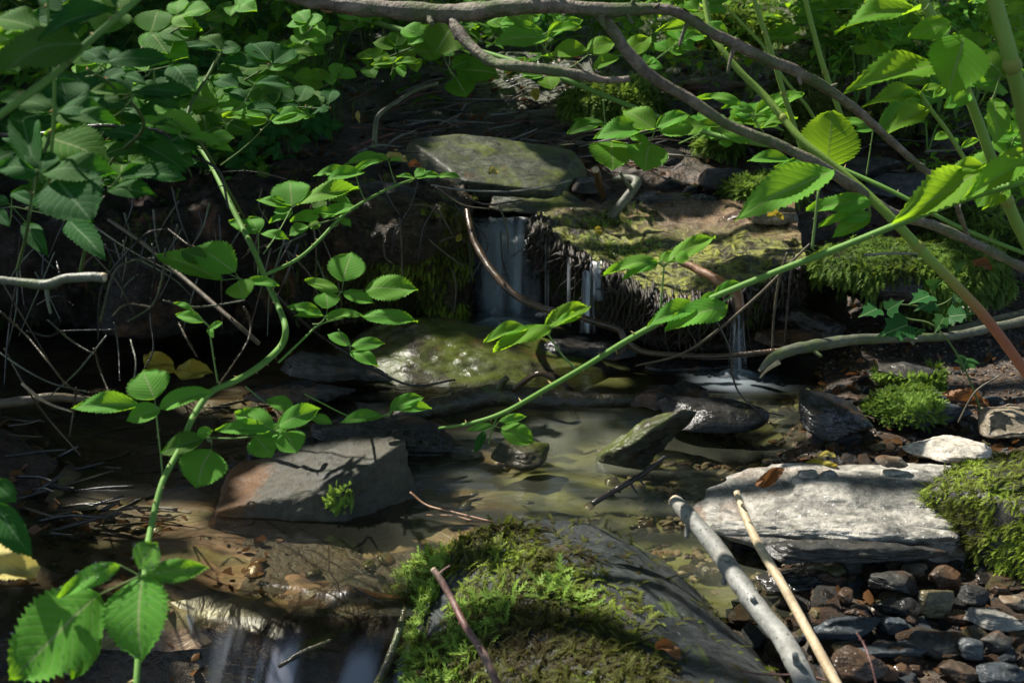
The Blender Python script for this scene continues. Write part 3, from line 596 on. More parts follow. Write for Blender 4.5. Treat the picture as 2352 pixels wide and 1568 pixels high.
for i in range(1100):
    ci = rs.integers(0, 26); kx = int(np.clip(clus[ci]+rs.normal()*2.2, 2, 87)) if rs.random() < .75 else rs.integers(3, 86)
    p = LIP[kx] + rs.normal(size=3)*[.010, .012, .008] + [0, .006, -.004]; L = .075*cl[ci]*rs.uniform(.25, 1.15); y0 = -.008
    pts = [p+[0, y0+.01, .0], p+[0, y0-.008, -.01], p+[rs.normal()*.009, y0-.002, -L*.5], p+[rs.normal()*.016, y0+rs.normal()*.008, -L]]
    tube(mb, pts, [.003, .0036, .0022, .0007], 5, 4, .7, i, tint=rs.uniform(0, .35))
tag(mb.build('hanging_roots', M['roots'], o, loc=np.array(o.location)))
moss_on(V, T, 3600, .016, lambda G, N: (N[:, 2] < .8)*(G[:, 2] > .12)*1., o, 'moss_dark', 35, .55, .55, name='dripping_moss', patch=10, thr=-.2)
moss_on(V, T, 900, .012, lambda G, N: (G[:, 0] < .35)*(G[:, 2] > .17)*1., o, 'moss', 33, .1, .65, patch=10, thr=.05)
# wall left of the waterfall
lip = [P(740, 440, 2.74), P(800, 455, 2.68), P(900, 470, 2.66), P(1000, 480, 2.66), P(1060, 500, 2.66), P(1085, 510, 2.72)]
top = [np.array([p[0], 2.95, .33]) for p in lip]; base = [np.array([p[0], 2.64, .01]) for p in lip]
o, V, T, _ = loft('mossy_wall', top, lip, base, 'wall_brown', 'dark mossy rock wall hung with roots left of the waterfall', 73, .03)
moss_on(V, T, 4200, .018, lambda G, N: (G[:, 2] > .05)*1., o, 'moss_olive', 34, .5, .5, patch=8, thr=-.1)
# back of the alcove
pl_ = [P(1080, 520, 2.80), P(1160, 520, 2.84), P(1240, 520, 2.80)]
o, V, T, _ = loft('alcove_wall', [p+[0, .15, .0] for p in pl_], pl_, [p*[1, 1, 0]+[0, -.02, .02] for p in pl_], 'slate_wet', 'dark recess of rock behind the waterfall', 75, .015)
# left dark banks behind the twigs
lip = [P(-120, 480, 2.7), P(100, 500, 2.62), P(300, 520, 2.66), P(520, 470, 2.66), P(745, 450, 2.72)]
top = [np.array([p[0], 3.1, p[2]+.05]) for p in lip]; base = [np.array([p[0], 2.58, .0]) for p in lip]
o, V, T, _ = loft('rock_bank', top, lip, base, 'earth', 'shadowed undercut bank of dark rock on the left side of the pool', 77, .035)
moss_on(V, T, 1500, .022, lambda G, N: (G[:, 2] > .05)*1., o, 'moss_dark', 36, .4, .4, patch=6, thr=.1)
# ------------------------------------------------------------------ falling water
def fall(px0, px1, py0, py1, Y0, Y1, label, seed, spread=0, a=.5, bands=6, nx=50):
    s = np.linspace(0, 1, nx); t = np.linspace(0, 1, 40); V = []; T = []
    for tt in t:
        x0 = px0 - spread*tt; x1 = px1 + spread*tt
        Yy = Y0 + (Y1-Y0)*tt**.6
        for u in s:
            px = x0+(x1-x0)*u; p = P(px, py0+(py1-py0)*tt, Yy); V.append(p + [0, .006*math.sin(u*9+seed), 0])
            T.append([u, tt])
    V = np.array(V); T = np.array(T)
    st = .3+1.1*fbm(np.stack([T[:, 0]*bands+.25*np.sin(T[:, 1]*3+seed), T[:, 1]*.6, 0*T[:, 0]], -1), 2, seed)
    tint = a*np.clip(st, 0.12, 1.1)**1.3*np.sin(math.pi*T[:, 0])**1.5*np.minimum(1, T[:, 1]*6+.2)*(1-.75*ss(.78, 1, T[:, 1]))
    return tag(mk('waterfall', V, grid_faces(40, nx), M['fall'], tint=tint), label, 'waterfall')
fall(1080, 1240, 500, 744, 2.76, 2.70, 'wide thin veil of blue grey water filling the dark alcove', 3, 0, .62, 5)
fall(1122, 1180, 500, 742, 2.73, 2.64, 'bright silky strand of water inside the alcove', 8, 8, 1.0, 3.)
fall(1172, 1238, 498, 742, 2.74, 2.66, 'pale misty strand at the right side of the alcove', 12, 10, .7, 3.)
fall(1338, 1362, 622, 765, 2.44, 2.42, 'narrow white spout dropping off the ledge notch', 5, 9, .95, 4, 24)
fall(1356, 1382, 600, 690, 2.46, 2.41, 'short slanting white trickle beside the ledge notch', 6, 8, .8, 3, 20)
fall(1682, 1706, 700, 860, 2.28, 2.24, 'faint milky spout at the right end of the ledge', 7, 10, .7, 3, 20)
fall(1252, 1262, 560, 740, 2.56, 2.56, 'thin drip line at the left corner of the ledge', 9, 1, .6, 1.2, 8)
fall(1302, 1312, 590, 750, 2.5, 2.5, 'thread of water between the hanging roots', 10, 1, .6, 1.2, 8)
0 and fall(1095, 1135, 412, 440, 2.92, 2.86, 'tiny white chute between the upper slabs', 11, 4, 1.0, 1.4, 16)
0 and fall(1205, 1330, 985, 1075, 1.98, 1.86, 'soft bluish slide of water below the log dam', 14, 12, .38, 2.4, 30)
0 and fall(770, 812, 1400, 1500, 1.36, 1.30, 'violet white spout on the lowest step', 15, 10, .75, 1.5, 20)
0 and fall(840, 905, 1390, 1480, 1.36, 1.30, 'soft white curtain near the mossy boulder', 16, 6, .4, 2, 20)
0 and fall(300, 560, 1455, 1600, 1.28, 1.16, 'broad dim veil at the bottom left', 17, 20, .30, 5, 40)
0 and fall(600, 760, 1470, 1600, 1.24, 1.15, 'grey veil of water at the bottom edge', 18, 12, .35, 4, 30)
# mist where the falls meet the pool: low soft mounds of spray
def spray(px, py, Yd, rx, ry, h, a, label):
    c = P(px, py, Yd); n = 26; u, v = np.meshgrid(np.linspace(-1, 1, n), np.linspace(-1, 1, n)); r = np.sqrt(u*u+v*v); g = np.clip(1-r*r, 0, 1)**1.5
    V = np.stack([c[0]+u*rx, c[1]+v*ry, .042+h*g*(1+.3*n2(u, v, 2, 5))], -1).reshape(-1, 3)
    tag(mk('foam', V, grid_faces(n, n), M['fall'], tint=(a*g*(1+.5*n2(u, v, 3, 6))).ravel()), label, 'foam')
spray(1160, 742, 2.60, .085, .05, .022, .55, 'soft pale spray where the wide veil meets the pool')
spray(1350, 762, 2.42, .035, .03, .012, .5, 'little patch of spray under the notch spout')
spray(1695, 858, 2.24, .05, .03, .014, .5, 'little patch of spray under the right end spout')
# ------------------------------------------------------------------ leaves
def leaflet_mesh(seed, kind='bramble'):
    rs = np.random.default_rng(seed); n = 61; cols = np.array([-1, -.78, -.5, -.22, 0, .22, .5, .78, 1.])
    t = np.linspace(0, 1, n); V = []; UV = []
    if kind == 'lance': prof = np.sin(math.pi*t**.75)**1.15; teeth = 16; ta = .11
    elif kind == 'round': prof = np.sin(math.pi*t**.72)**.62; teeth = 18; ta = .08
    else: prof = np.sin(math.pi*t**.72)**.62*(1-.45*ss(.78, 1, t)); teeth = 17; ta = .11
    prof = prof*(1-.0*t); prof[-3:] *= [.8, .6, 0]; prof[0] = .02
    ph = rs.uniform(0, 1); k1, k2, k3 = rs.uniform(-.05, .05), rs.uniform(.01, .05), rs.uniform(0, 6)
    for i, tt in enumerate(t):
        for c in cols:
            saw = ((tt*teeth+ph + (.5 if c < 0 else 0)) % 1.)
            e = prof[i]*.5*(1 - (ta*1.6*saw if abs(c) == 1 else (ta*.3 if abs(c) > .7 else 0)))
            x = c*e + .04*math.sin(tt*4+k3)*tt*(1-tt)
            y = tt + (.02*(1-saw) if abs(c) == 1 else 0) + .07*abs(c)**1.5*prof[i]*(1-tt)
            zz = .10*abs(c)*prof[i]*(.6+.4*math.sin(k3+3*tt)) + k1*math.sin(6*tt+c*2+k3) + 4*.06*tt*(1-tt)
            zz += .001*math.sin((tt-.3*abs(c)*.5)*9*2*math.pi)*abs(c)*prof[i] + k2*.5*math.sin(9*tt+5*c)*abs(c)
            V.append((x, y, zz)); UV.append((c, tt))
    return mk('leaflet', V, grid_faces(n, len(cols)), None, uv=UV, link=False)
LM = {k: [leaflet_mesh(s + 10*j, k) for s in range(5)] for j, k in enumerate(('bramble', 'lance', 'round'))}
LMM = {}
def lmesh(kind, mat, i):
    key = (kind, mat, i)
    if key not in LMM: m = LM[kind][i].copy(); m.materials.append(M[mat]); LMM[key] = m
    return LMM[key]
LR = random.Random(11)
def leaf_obj(B, T, wdt, nrm, parent, mat='leaf', kind='bramble', name='leaflet', i=None):
    B = Vector(B); T = Vector(T); y = (T-B); L = y.length; y.normalize(); n = Vector(nrm); x = y.cross(n); x.normalize(); z = x.cross(y)
    o = bpy.data.objects.new(name, lmesh(kind, mat, LR.randrange(5) if i is None else i)); COL.objects.link(o)
    m = Matrix(((x.x*wdt, y.x*L, z.x*L, B.x), (x.y*wdt, y.y*L, z.y*L, B.y), (x.z*wdt, y.z*L, z.z*L, B.z), (0, 0, 0, 1)))
    if parent is not None:
        base = Vector((0, 0, 0)); q = parent
        while q is not None: base += q.location; q = q.parent
        m = Matrix.Translation(-base) @ m; o.parent = parent
    o.matrix_local = m if parent is not None else m
    if parent is None: o.matrix_world = m
    return o
def nvec(tilt, az): a = math.radians(tilt); b = math.radians(az); return np.array([math.sin(b)*math.sin(a), -math.cos(b)*math.sin(a), math.cos(a)])
def px_leaf(bx, by, tx, ty, wpx, d, tilt, az, parent, mat, kind):
    n = nvec(tilt, az); B = P(bx, by, d); o = np.array([0, 0, CAMZ]); r = ray(tx, ty)
    den = r @ n
    if abs(den) < .12: n = nvec(tilt+25, az); den = r @ n
    T = o + r*(((B-o) @ n)/den)
    Lpx = math.hypot(tx-bx, ty-by)/F*d
    if not (.5*Lpx < np.linalg.norm(T-B) < 2.3*Lpx): T = P(tx, ty, d - .15*Lpx*np.sign(ty-by)); 
    y = (T-B)/np.linalg.norm(T-B); x = np.cross(y, n); x /= np.linalg.norm(x)
    # apparent px per metre across the blade
    m = (B+T)/2; q = m + x*.001
    def pr(p): v = p-o; f = v @ FW; return np.array([v[0]/f, (v @ UP)/f])*F
    ax = pr(m+x*.001)-pr(m); ay = pr(T)-pr(B); ay /= np.linalg.norm(ay)+1e-9
    perp = abs(ax[0]*ay[1]-ax[1]*ay[0])/.001
    wd = wpx/max(perp, 1); L = np.linalg.norm(T-B); wd = min(max(wd, .30*L), 1.1*L)
    return leaf_obj(B, T, wd*1.2, n, parent, mat, kind)
REG = {'A00': (0, 0, 3), 'A10': (784, 0, 3), 'A20': (1568, 0, 3), 'A01': (0, 522.5, 3), 'A11': (784, 522.5, 3), 'A21': (1568, 522.5, 3),
       'A02': (0, 1045, 3), 'A12': (784, 1045, 3), 'A22': (1568, 1045, 3), 'Z1': (574.2, 344.5, 3.901), 'Z2': (1148.4, 402, 3.413), 'Z3': (344.5, 861.3, 3.151), 'Z4': (0, 689, 3.901)}
def cv(reg, x, y): a = REG[reg]; return a[0]+x/a[2], a[1]+y/a[2]
def cane(label, pts, wpx, mat='cane', thorn=.03, name='bramble_cane', cat='bramble', ts=.006, seed=0, group=None, joints=None, rough=0, redend=False):
    """pts (view x, view y, distance) ; wpx widths in view px"""
    c3 = [P(*p) for p in pts]; dm = np.mean([p[2] for p in pts]); rad = [w_/F*p[2]/2 for w_, p in zip(np.interp(np.linspace(0, 1, len(pts)), np.linspace(0, 1, len(wpx)), wpx), pts)]
    o = thing(name, label, cat, c3[0], group); mb = MB()
    c, r, T = tube(mb, c3, rad, 10, 10, rough, seed)
    if thorn: thorns(mb, c, r, T, thorn, ts, random.Random(seed))
    if joints:
        for j in joints:
            k = int(j*(len(c)-1)); kk = slice(max(0, k-1), k+2)
            tube(mb, [c[k]-T[k]*r[k]*1.0, c[k]-T[k]*r[k]*.3, c[k]+T[k]*r[k]*.3, c[k]+T[k]*r[k]*1.0], [r[k]*1.0, r[k]*1.22, r[k]*1.2, r[k]*.98], 10, 3, tint=.22)
    if redend: mb.T[0] = np.append(np.clip((np.repeat(np.linspace(0, 1, len(c)), 10)-.74)*6, 0, 1), [0, 1])
    mb.build('stem', M[mat], o, loc=np.array(o.location)); return o
def comp(o, reg, d, node, stem, leaflets, tilt=38, az=0, mat='leaf', kind='bramble', ds=None, w_=3.):
    """one compound leaf of a cane: its stalks are the leaf mesh, its blades are sub-parts"""
    nx, ny = cv(reg, *node); N = P(nx, ny, d); mb = MB()
    if stem is not None:
        sx, sy = cv(reg, *stem); S = P(sx, sy, ds or d); mid = (N+S)/2 + np.array([0, 0, -.004])
        c, r, T = tube(mb, [S, mid, N], [w_*1.2/F*d/2, w_/F*d/2, w_/F*d/2], 6, 6); thorns(mb, c, r, T, .02, .0035, LR, .8)
    for l in leaflets:
        b = P(*cv(reg, l[0], l[1]), d)
        if np.linalg.norm(b-N) > .002: tube(mb, [N, (N+b)/2, b], [w_*.8/F*d/2, w_*.6/F*d/2, w_*.5/F*d/2], 5, 3)
    if mb.n == 0: tube(mb, [N, N+[0, 0, .002]], [.0008, .0008], 5, 2)
    lf = mb.build('leaf', M['petiole'], o, loc=N); lf.location = Vector(N)-o.location
    for l in leaflets:
        s = REG[reg][2]; bx, by = cv(reg, l[0], l[1]); tx, ty = cv(reg, l[2], l[3])
        px_leaf(bx, by, tx, ty, l[4]/s, d, tilt + LR.uniform(-4, 4), az + LR.uniform(-8, 8), lf, l[5] if len(l) > 5 else mat, kind)
    return lf
# --- main cane
mc = cane('tall green thorny bramble cane curving up from the bottom left past the brook', [(308, 1640, .95), (318, 1500, 1.0), (335, 1290, 1.1), (345, 1220, 1.15), (372, 1110, 1.2), (410, 1035, 1.25), (445, 955, 1.3), (485, 900, 1.35), (540, 875, 1.4), (600, 838, 1.45), (645, 795, 1.5), (656, 755, 1.5), (640, 705, 1.55), (612, 645, 1.6), (585, 580, 1.6), (555, 520, 1.65), (520, 450, 1.7), (480, 370, 1.8), (450, 330, 1.85)], [17, 17, 15, 16, 16, 14, 13, 11], thorn=.022, seed=1)
NEAR = comp(mc, 'A02', .92, (965, 830), (925, 1330), [(955, 775, 1085, 602, 185), (1005, 822, 1440, 775, 150), (825, 755, 400, 980, 130), (690, 955, 85, 1545, 500), (975, 832, 975, 1420, 400)], 52, -5, w_=5, ds=1.0)
comp(mc, 'A01', 1.22, (1072, 1240), (1128, 1768), [(1065, 1180, 985, 985, 290), (960, 1225, 495, 1245, 125), (1100, 1240, 1465, 1130, 115), (1110, 1250, 870, 1330, 120)], 42, 0, w_=4)
comp(mc, 'A01', 1.34, (1440, 680), (1500, 1070), [(1400, 650, 1210, 600, 75), (1320, 560, 1195, 522, 38), (1450, 700, 1535, 650, 40), (1440, 690, 1470, 760, 40)], 40, 0, w_=4)
comp(mc, 'Z3', 1.30, (870, 425), (330, 445), [(895, 402, 615, 270, 170), (920, 370, 1230, 240, 140), (870, 400, 470, 400, 85), (975, 412, 1060, 565, 330), (760, 435, 885, 592, 210), (820, 430, 1000, 380, 90)], 45, 10, w_=4)
comp(mc, 'Z3', 1.36, (940, 245), (690, 80), [(1040, 245, 842, 180, 100), (1160, 295, 1320, 355, 70)], 45, 5)
comp(mc, 'Z3', 1.26, (445, 470), (400, 440), [(445, 540, 330, 815, 350), (400, 450, 75, 570, 130, 'leaf_shaded'), (340, 430, 455, 400, 80)], 55, 0)
comp(mc, 'A01', 1.5, (1650, 350), (1830, 385), [(1530, 362, 1070, 190, 155), (1620, 310, 1340, 130, 210), (1640, 370, 1690, 492, 270), (1700, 370, 1925, 400, 65), (1420, 250, 1250, 160, 110, 'leaf_shaded')], 42, 0)
# side cane 2
s2 = cane('bramble side shoot rising right from the main cane towards the upper slab', [(607, 632, 1.6), (682, 596, 1.65), (733, 552, 1.7), (784, 498, 1.75), (838, 462, 1.8), (902, 429, 1.9), (953, 411, 1.95)], [9, 8, 7, 5], seed=2, thorn=.018, ts=.004)
comp(s2, 'Z1', 1.62, (820, 1272), (640, 1420), [(838, 1180, 905, 915, 300), (795, 1270, 488, 1165, 105), (1028, 1250, 1505, 1255, 210), (832, 1275, 1112, 1375, 105)], 42, 0, 'leaf_bright' if 0 else 'leaf')
s4 = cane('thin bramble shoot with pale leaves above the pool, crossing the main bend', [(640, 832, 1.52), (700, 775, 1.58), (735, 745, 1.6), (790, 730, 1.62)], [6, 5, 4], seed=3, thorn=.018, ts=.004)
comp(s4, 'Z1', 1.58, (680, 1500), (560, 1560), [(695, 1420, 680, 1270, 370), (648, 1475, 330, 1405, 95), (660, 1490, 395, 1485, 40), (670, 1505, 1010, 1480, 85), (1000, 1490, 1505, 1540, 75)], 40, 0)
comp(s2, 'Z1', 1.75, (375, 515), (120, 930), [(370, 500, 360, 272, 320), (345, 515, 58, 450, 80), (370, 525, 210, 560, 85), (380, 560, 170, 655, 80), (420, 490, 970, 340, 100)], 42, 0, ds=1.62)
comp(s2, 'Z1', 1.8, (700, 430), (750, 555), [(660, 435, 560, 520, 170, 'leaf_shaded'), (700, 425, 905, 480, 80), (690, 420, 880, 400, 50)], 38, 0)
comp(s2, 'Z1', 1.76, (815, 605), (750, 690), [(640, 600, 965, 515, 100), (620, 590, 360, 640, 100), (520, 680, 350, 770, 100), (530, 690, 635, 660, 110), (815, 610, 905, 690, 70), (780, 575, 520, 560, 60)], 36, 0)
comp(s2, 'Z1', 1.68, (75, 765), (72, 1110), [(80, 740, -10, 600, 160), (95, 745, 345, 800, 75), (70, 740, -190, 640, 110)], 38, 0)
comp(s2, 'Z1', 1.86, (940, 205), (1035, 468), [(930, 205, 568, 235, 60), (1035, 200, 665, 290, 100), (930, 200, 1080, 108, 45), (940, 190, 1185, 100, 50)], 34, 0)
comp(s2, 'Z1', 1.92, (1240, 92), (1305, 300), [(1240, 90, 845, 130, 45), (1240, 90, 1075, 45, 45), (1250, 95, 1365, 95, 35)], 32, 0)
comp(s2, 'Z1', 1.95, (1480, 248), (1400, 285), [(1480, 240, 1570, 172, 70), (1470, 250, 1310, 240, 35), (1480, 250, 1710, 235, 60), (1690, 240, 1890, 248, 50)], 32, 0)
s5 = cane('low bramble spray resting on the dark slab and the log', [(700, 905, 1.9), (800, 955, 1.88), (850, 965, 1.85), (890, 950, 1.85), (905, 940, 1.85)], [4, 4, 3], seed=9, thorn=.03, ts=.003)
comp(s5, 'A11', 1.85, (330, 1300), None, [(335, 1255, 568, 1170, 95), (360, 1255, 622, 1245, 55), (290, 1300, -10, 1345, 60)], 36, 0)
comp(s5, 'A11', 1.8, (60, 820), (-20, 700), [(60, 815, -95, 735, 75), (70, 815, 300, 800, 80), (60, 850, 255, 955, 85)], 38, 0)
s6 = cane('little bramble shoot dangling below the end of the long cane', [(1140, 960, 1.75), (1130, 990, 1.76), (1122, 1020, 1.8)], [5, 4, 3], seed=10, thorn=0)
comp(s6, 'A11', 1.78, (1060, 1370), None, [(1085, 1335, 1275, 1300, 40), (1040, 1360, 865, 1400, 45), (1100, 1380, 1330, 1480, 140), (990, 1400, 915, 1560, 50, 'leaf_shaded')], 50, 0)
# --- long diagonal cane
ld = cane('long thorny cane slanting across the brook from the middle to the right edge', [(1008, 983, 1.65), (1080, 972, 1.62), (1160, 946, 1.6), (1260, 890, 1.55), (1350, 838, 1.52), (1440, 782, 1.5), (1550, 722, 1.48), (1650, 678, 1.46), (1780, 625, 1.44), (1930, 568, 1.42), (2080, 508, 1.4), (2230, 452, 1.38), (2420, 400, 1.35)], [6, 12, 14, 15, 15, 16, 17, 17], seed=4, thorn=.035, ts=.006)
comp(ld, 'A11', 1.5, (1430, 745), (1612, 970), [(1300, 690, 978, 792, 65, 'leaf_bright'), (1440, 690, 1045, 850, 105, 'leaf_bright'), (1400, 690, 1718, 545, 80, 'leaf_bright'), (1450, 690, 1655, 610, 40, 'leaf_bright')], 24, 20, w_=5)
comp(ld, 'Z2', 1.5, (1285, 720), (1258, 1050), [(1235, 680, 812, 780, 85), (1235, 690, 962, 820, 75), (1300, 690, 1690, 485, 110), (1250, 680, 1370, 600, 60, 'leaf_bright'), (1370, 640, 1480, 665, 90, 'leaf_bright')], 34, 0, w_=5)
comp(ld, 'Z2', 1.46, (1600, 1050), (1830, 940), [(1570, 1020, 1150, 1185, 130), (1785, 1030, 1292, 1215, 190), (1570, 985, 1740, 930, 60), (1680, 950, 1895, 845, 90)], 40, 0, w_=5)
comp(ld, 'A20', 1.42, (935, 1320), (892, 1710), [(1045, 1172, 365, 1520, 230)], 45, 0, w_=6)
comp(ld, 'A20', 1.5, (1290, 1420), (1240, 1570), [(1300, 1400, 850, 1445, 120), (1300, 1490, 935, 1560, 90), (1290, 1500, 1030, 1640, 110), (1290, 1400, 1080, 1345, 70)], 40, 0)
# --- background cane through the middle
b2 = cane('pale green bramble cane running behind the forked branch', [(820, 40, 2.9), (960, 80, 2.8), (1150, 132, 2.65), (1290, 180, 2.55), (1400, 225, 2.5), (1530, 275, 2.42), (1640, 310, 2.36), (1740, 330, 2.3), (1830, 345, 2.25), (1950, 395, 2.2), (2060, 445, 2.15), (2200, 520, 2.1), (2400, 600, 2.05)], [12, 12, 12, 11, 10], seed=5, thorn=.05, ts=.006)
comp(b2, 'A10', 2.2, (1820, 860), (1805, 685), [(1815, 860, 1600, 830, 30), (1770, 862, 1555, 925, 80)], 35, 0, 'leaf_fill')
comp(b2, 'A10', 1.9, (2160, 905), (2100, 1000), [(2160, 890, 1940, 765, 150), (2080, 885, 1738, 955, 125), (2120, 990, 2090, 1180, 350), (1860, 975, 1868, 1172, 290, 'leaf_bright'), (2190, 900, 2430, 880, 140), (2170, 880, 2400, 790, 90), (1990, 940, 2125, 990, 60, 'leaf_bright')], 42, 0)
comp(b2, 'A10', 2.3, (740, 475), (820, 560), [(770, 180, 640, 378, 270), (700, 375, 495, 350, 110), (760, 465, 925, 410, 100), (790, 480, 1080, 510, 170), (790, 530, 862, 672, 290)], 50, 0, 'leaf_fill')
comp(b2, 'A10', 2.3, (1350, 262), (1500, 440), [(1335, 200, 1130, 95, 95), (1430, 258, 1045, 300, 150), (1420, 250, 1665, 140, 90), (1440, 210, 1655, 190, 70, 'leaf_bright')], 45, 0, 'leaf')
comp(b2, 'A10', 2.3, (1700, 380), (1500, 500), [(1700, 345, 1445, 380, 110, 'leaf_bright'), (1690, 345, 1890, 300, 110, 'leaf_bright'), (1910, 390, 1728, 488, 75, 'leaf_bright'), (1955, 385, 2130, 255, 120, 'leaf_bright')], 40, 0)
comp(b2, 'A10', 2.45, (1390, 530), (1480, 540), [(1390, 525, 1240, 530, 60), (1420, 530, 1450, 618, 150, 'leaf_bright'), (1330, 490, 1120, 500, 60)], 42, 0)
comp(b2, 'A10', 2.6, (360, 440), (340, 520), [(360, 430, 205, 450, 45, 'leaf_bright'), (370, 430, 540, 432, 50, 'leaf_bright'), (365, 435, 340, 395, 60, 'leaf_bright'), (400, 450, 430, 535, 70)], 40, 0)
comp(b2, 'A20', 2.1, (480, 800), (560, 910), [(400, 715, 95, 680, 40), (490, 765, 265, 745, 65), (500, 775, 745, 655, 65), (560, 785, 838, 645, 95), (480, 810, 610, 790, 90, 'leaf_bright'), (540, 880, 790, 815, 60, 'leaf_bright')], 36, 0)
comp(b2, 'A20', 2.0, (230, 880), (350, 950), [(260, 870, 60, 870, 45, 'leaf_bright'), (470, 965, 190, 890, 115), (290, 960, 300, 1020, 120), (130, 860, -40, 920, 120)], 40, 0)
comp(b2, 'A20', 1.95, (1310, 910), (1265, 1210), [(1260, 862, 1110, 825, 55), (1310, 885, 1190, 905, 60), (1350, 895, 1655, 690, 140)], 40, 0)
comp(b2, 'A20', 1.9, (800, 1160), (900, 1210), [(745, 1105, 445, 1110, 75), (880, 1150, 630, 1155, 60), (740, 1110, 890, 1150, 60)], 38, 0)
# --- balsam stems on the right
def stem(label, pts, wpx, j, seed, mat='balsam'): return cane(label, pts, wpx, mat, 0, 'green_stem', 'plant', seed=seed, joints=j, redend=seed == 11)
st1 = stem('long jointed green stem that turns red brown at the lower right', [(1612, -40, 1.75), (1630, 60, 1.72), (1652, 105, 1.7), (1700, 165, 1.68), (1760, 225, 1.66), (1838, 318, 1.62), (1900, 370, 1.6), (1985, 440, 1.58), (2060, 515, 1.56), (2140, 600, 1.56), (2215, 675, 1.58), (2280, 750, 1.6), (2360, 860, 1.64)], [12, 14, 16, 19, 22, 24, 26], [.13, .38, .72], 11)
st2 = stem('thick green jointed stem leaning at the right, second from the edge', [(2105, -40, 1.45), (2140, 40, 1.45), (2192, 140, 1.45), (2240, 260, 1.45), (2290, 400, 1.46), (2330, 500, 1.48), (2380, 600, 1.5)], [20, 22, 22, 26, 28], [.36, .78], 12)
st3 = stem('broad blurred green stem at the top right corner', [(2268, -50, 1.1), (2295, 40, 1.1), (2325, 150, 1.1), (2352, 270, 1.12), (2375, 400, 1.15)], [32, 34, 28], [.5], 13)
st4 = stem('slim pale stem crossing behind the bare branch', [(1840, -40, 2.1), (1865, 60, 2.1), (1890, 150, 2.1), (1915, 220, 2.1), (1937, 280, 2.1)], [11, 12, 11], [.55], 14)
st5 = stem('slim pale stem left of the hazel shaped leaf', [(1720, -40, 2.0), (1745, 40, 2.0), (1775, 130, 2.0), (1800, 215, 2.0), (1825, 290, 2.0), (1845, 360, 2.0)], [9, 12, 12, 9], [.28, .6], 15)
st6 = stem('thin leaning stem between the two slim stems', [(1660, 10, 2.3), (1705, 55, 2.3), (1760, 115, 2.3), (1800, 180, 2.3), (1850, 240, 2.3), (1875, 280, 2.3)], [6, 7, 8], [.7], 16)
st7 = stem('green side stem carrying pale toothed leaves on the right', [(2115, 215, 1.75), (2140, 255, 1.75), (2175, 300, 1.75), (2230, 385, 1.76), (2300, 460, 1.8)], [8, 10, 11], [.2], 17)
comp(st1, 'A20', 1.62, (985, 1155), (960, 1190), [(990, 1150, 1030, 765, 370)], 75, 0, 'leaf_bright', 'round')
comp(st1, 'A20', 1.7, (180, 155), None, [(185, 150, 325, 250, 60), (165, 165, -190, 220, 25, 'leaf_bright')], 60, 0, 'leaf', 'lance')
comp(st2, 'A20', 1.42, (1840, 450), (1870, 450), [(1840, 445, 1112, 640, 95)], 34, 0, 'leaf_bright', 'lance', w_=6)
comp(st2, 'A20', 1.42, (1640, 60), (1700, 30), [(1640, 55, 1045, 225, 45)], 30, 0, 'leaf_bright', 'lance')
comp(st2, 'A20', 1.4, (1830, 160), (1840, 330), [(1850, 160, 1555, 255, 140, 'leaf_bright'), (1930, 250, 1830, 640, 380, 'leaf_bright')], 60, 0, 'leaf_bright', 'round')
comp(st2, 'A20', 1.42, (2190, 510), (2130, 690), [(2200, 505, 1985, 385, 160, 'leaf_fill'), (1975, 650, 1800, 750, 110), (2150, 680, 2150, 990, 160), (2240, 540, 2351, 480, 80), (2150, 560, 1960, 600, 60)], 50, 10)
comp(st2, 'A20', 1.4, (2080, 1170), (2150, 1180), [(2090, 1180, 1448, 1530, 215), (2160, 1110, 2400, 1040, 80), (2090, 1140, 1790, 1190, 60), (2250, 1290, 2065, 1440, 120)], 42, 0, 'leaf_bright', 'lance')
comp(st2, 'A20', 1.38, (2380, 1100), None, [(2400, 1100, 1922, 1385, 110), (2340, 1200, 2370, 1420, 90)], 40, 0, 'leaf_bright', 'lance')
comp(st7, 'A20', 1.75, (1650, 655), (1690, 740), [(1640, 640, 1235, 740, 65, 'leaf_bright'), (1640, 630, 1460, 705, 45, 'leaf_bright'), (1650, 620, 1795, 605, 55, 'leaf_bright'), (1700, 740, 1380, 945, 80, 'leaf_bright'), (1725, 680, 1815, 608, 55, 'leaf_bright')], 35, 0, 'leaf_bright', 'lance')
comp(st7, 'A20', 1.76, (1820, 930), (1850, 950), [(1830, 930, 1730, 965, 55), (1850, 960, 1900, 990, 70), (1920, 1020, 2040, 960, 40)], 40, 0, 'leaf_bright')
comp(st3, 'A20', 1.2, (2300, 60), None, [(2400, 40, 2200, 110, 90), (2420, 230, 2240, 290, 60), (2400, 320, 2130, 350, 60)], 40, 0, 'leaf_bright', 'lance')
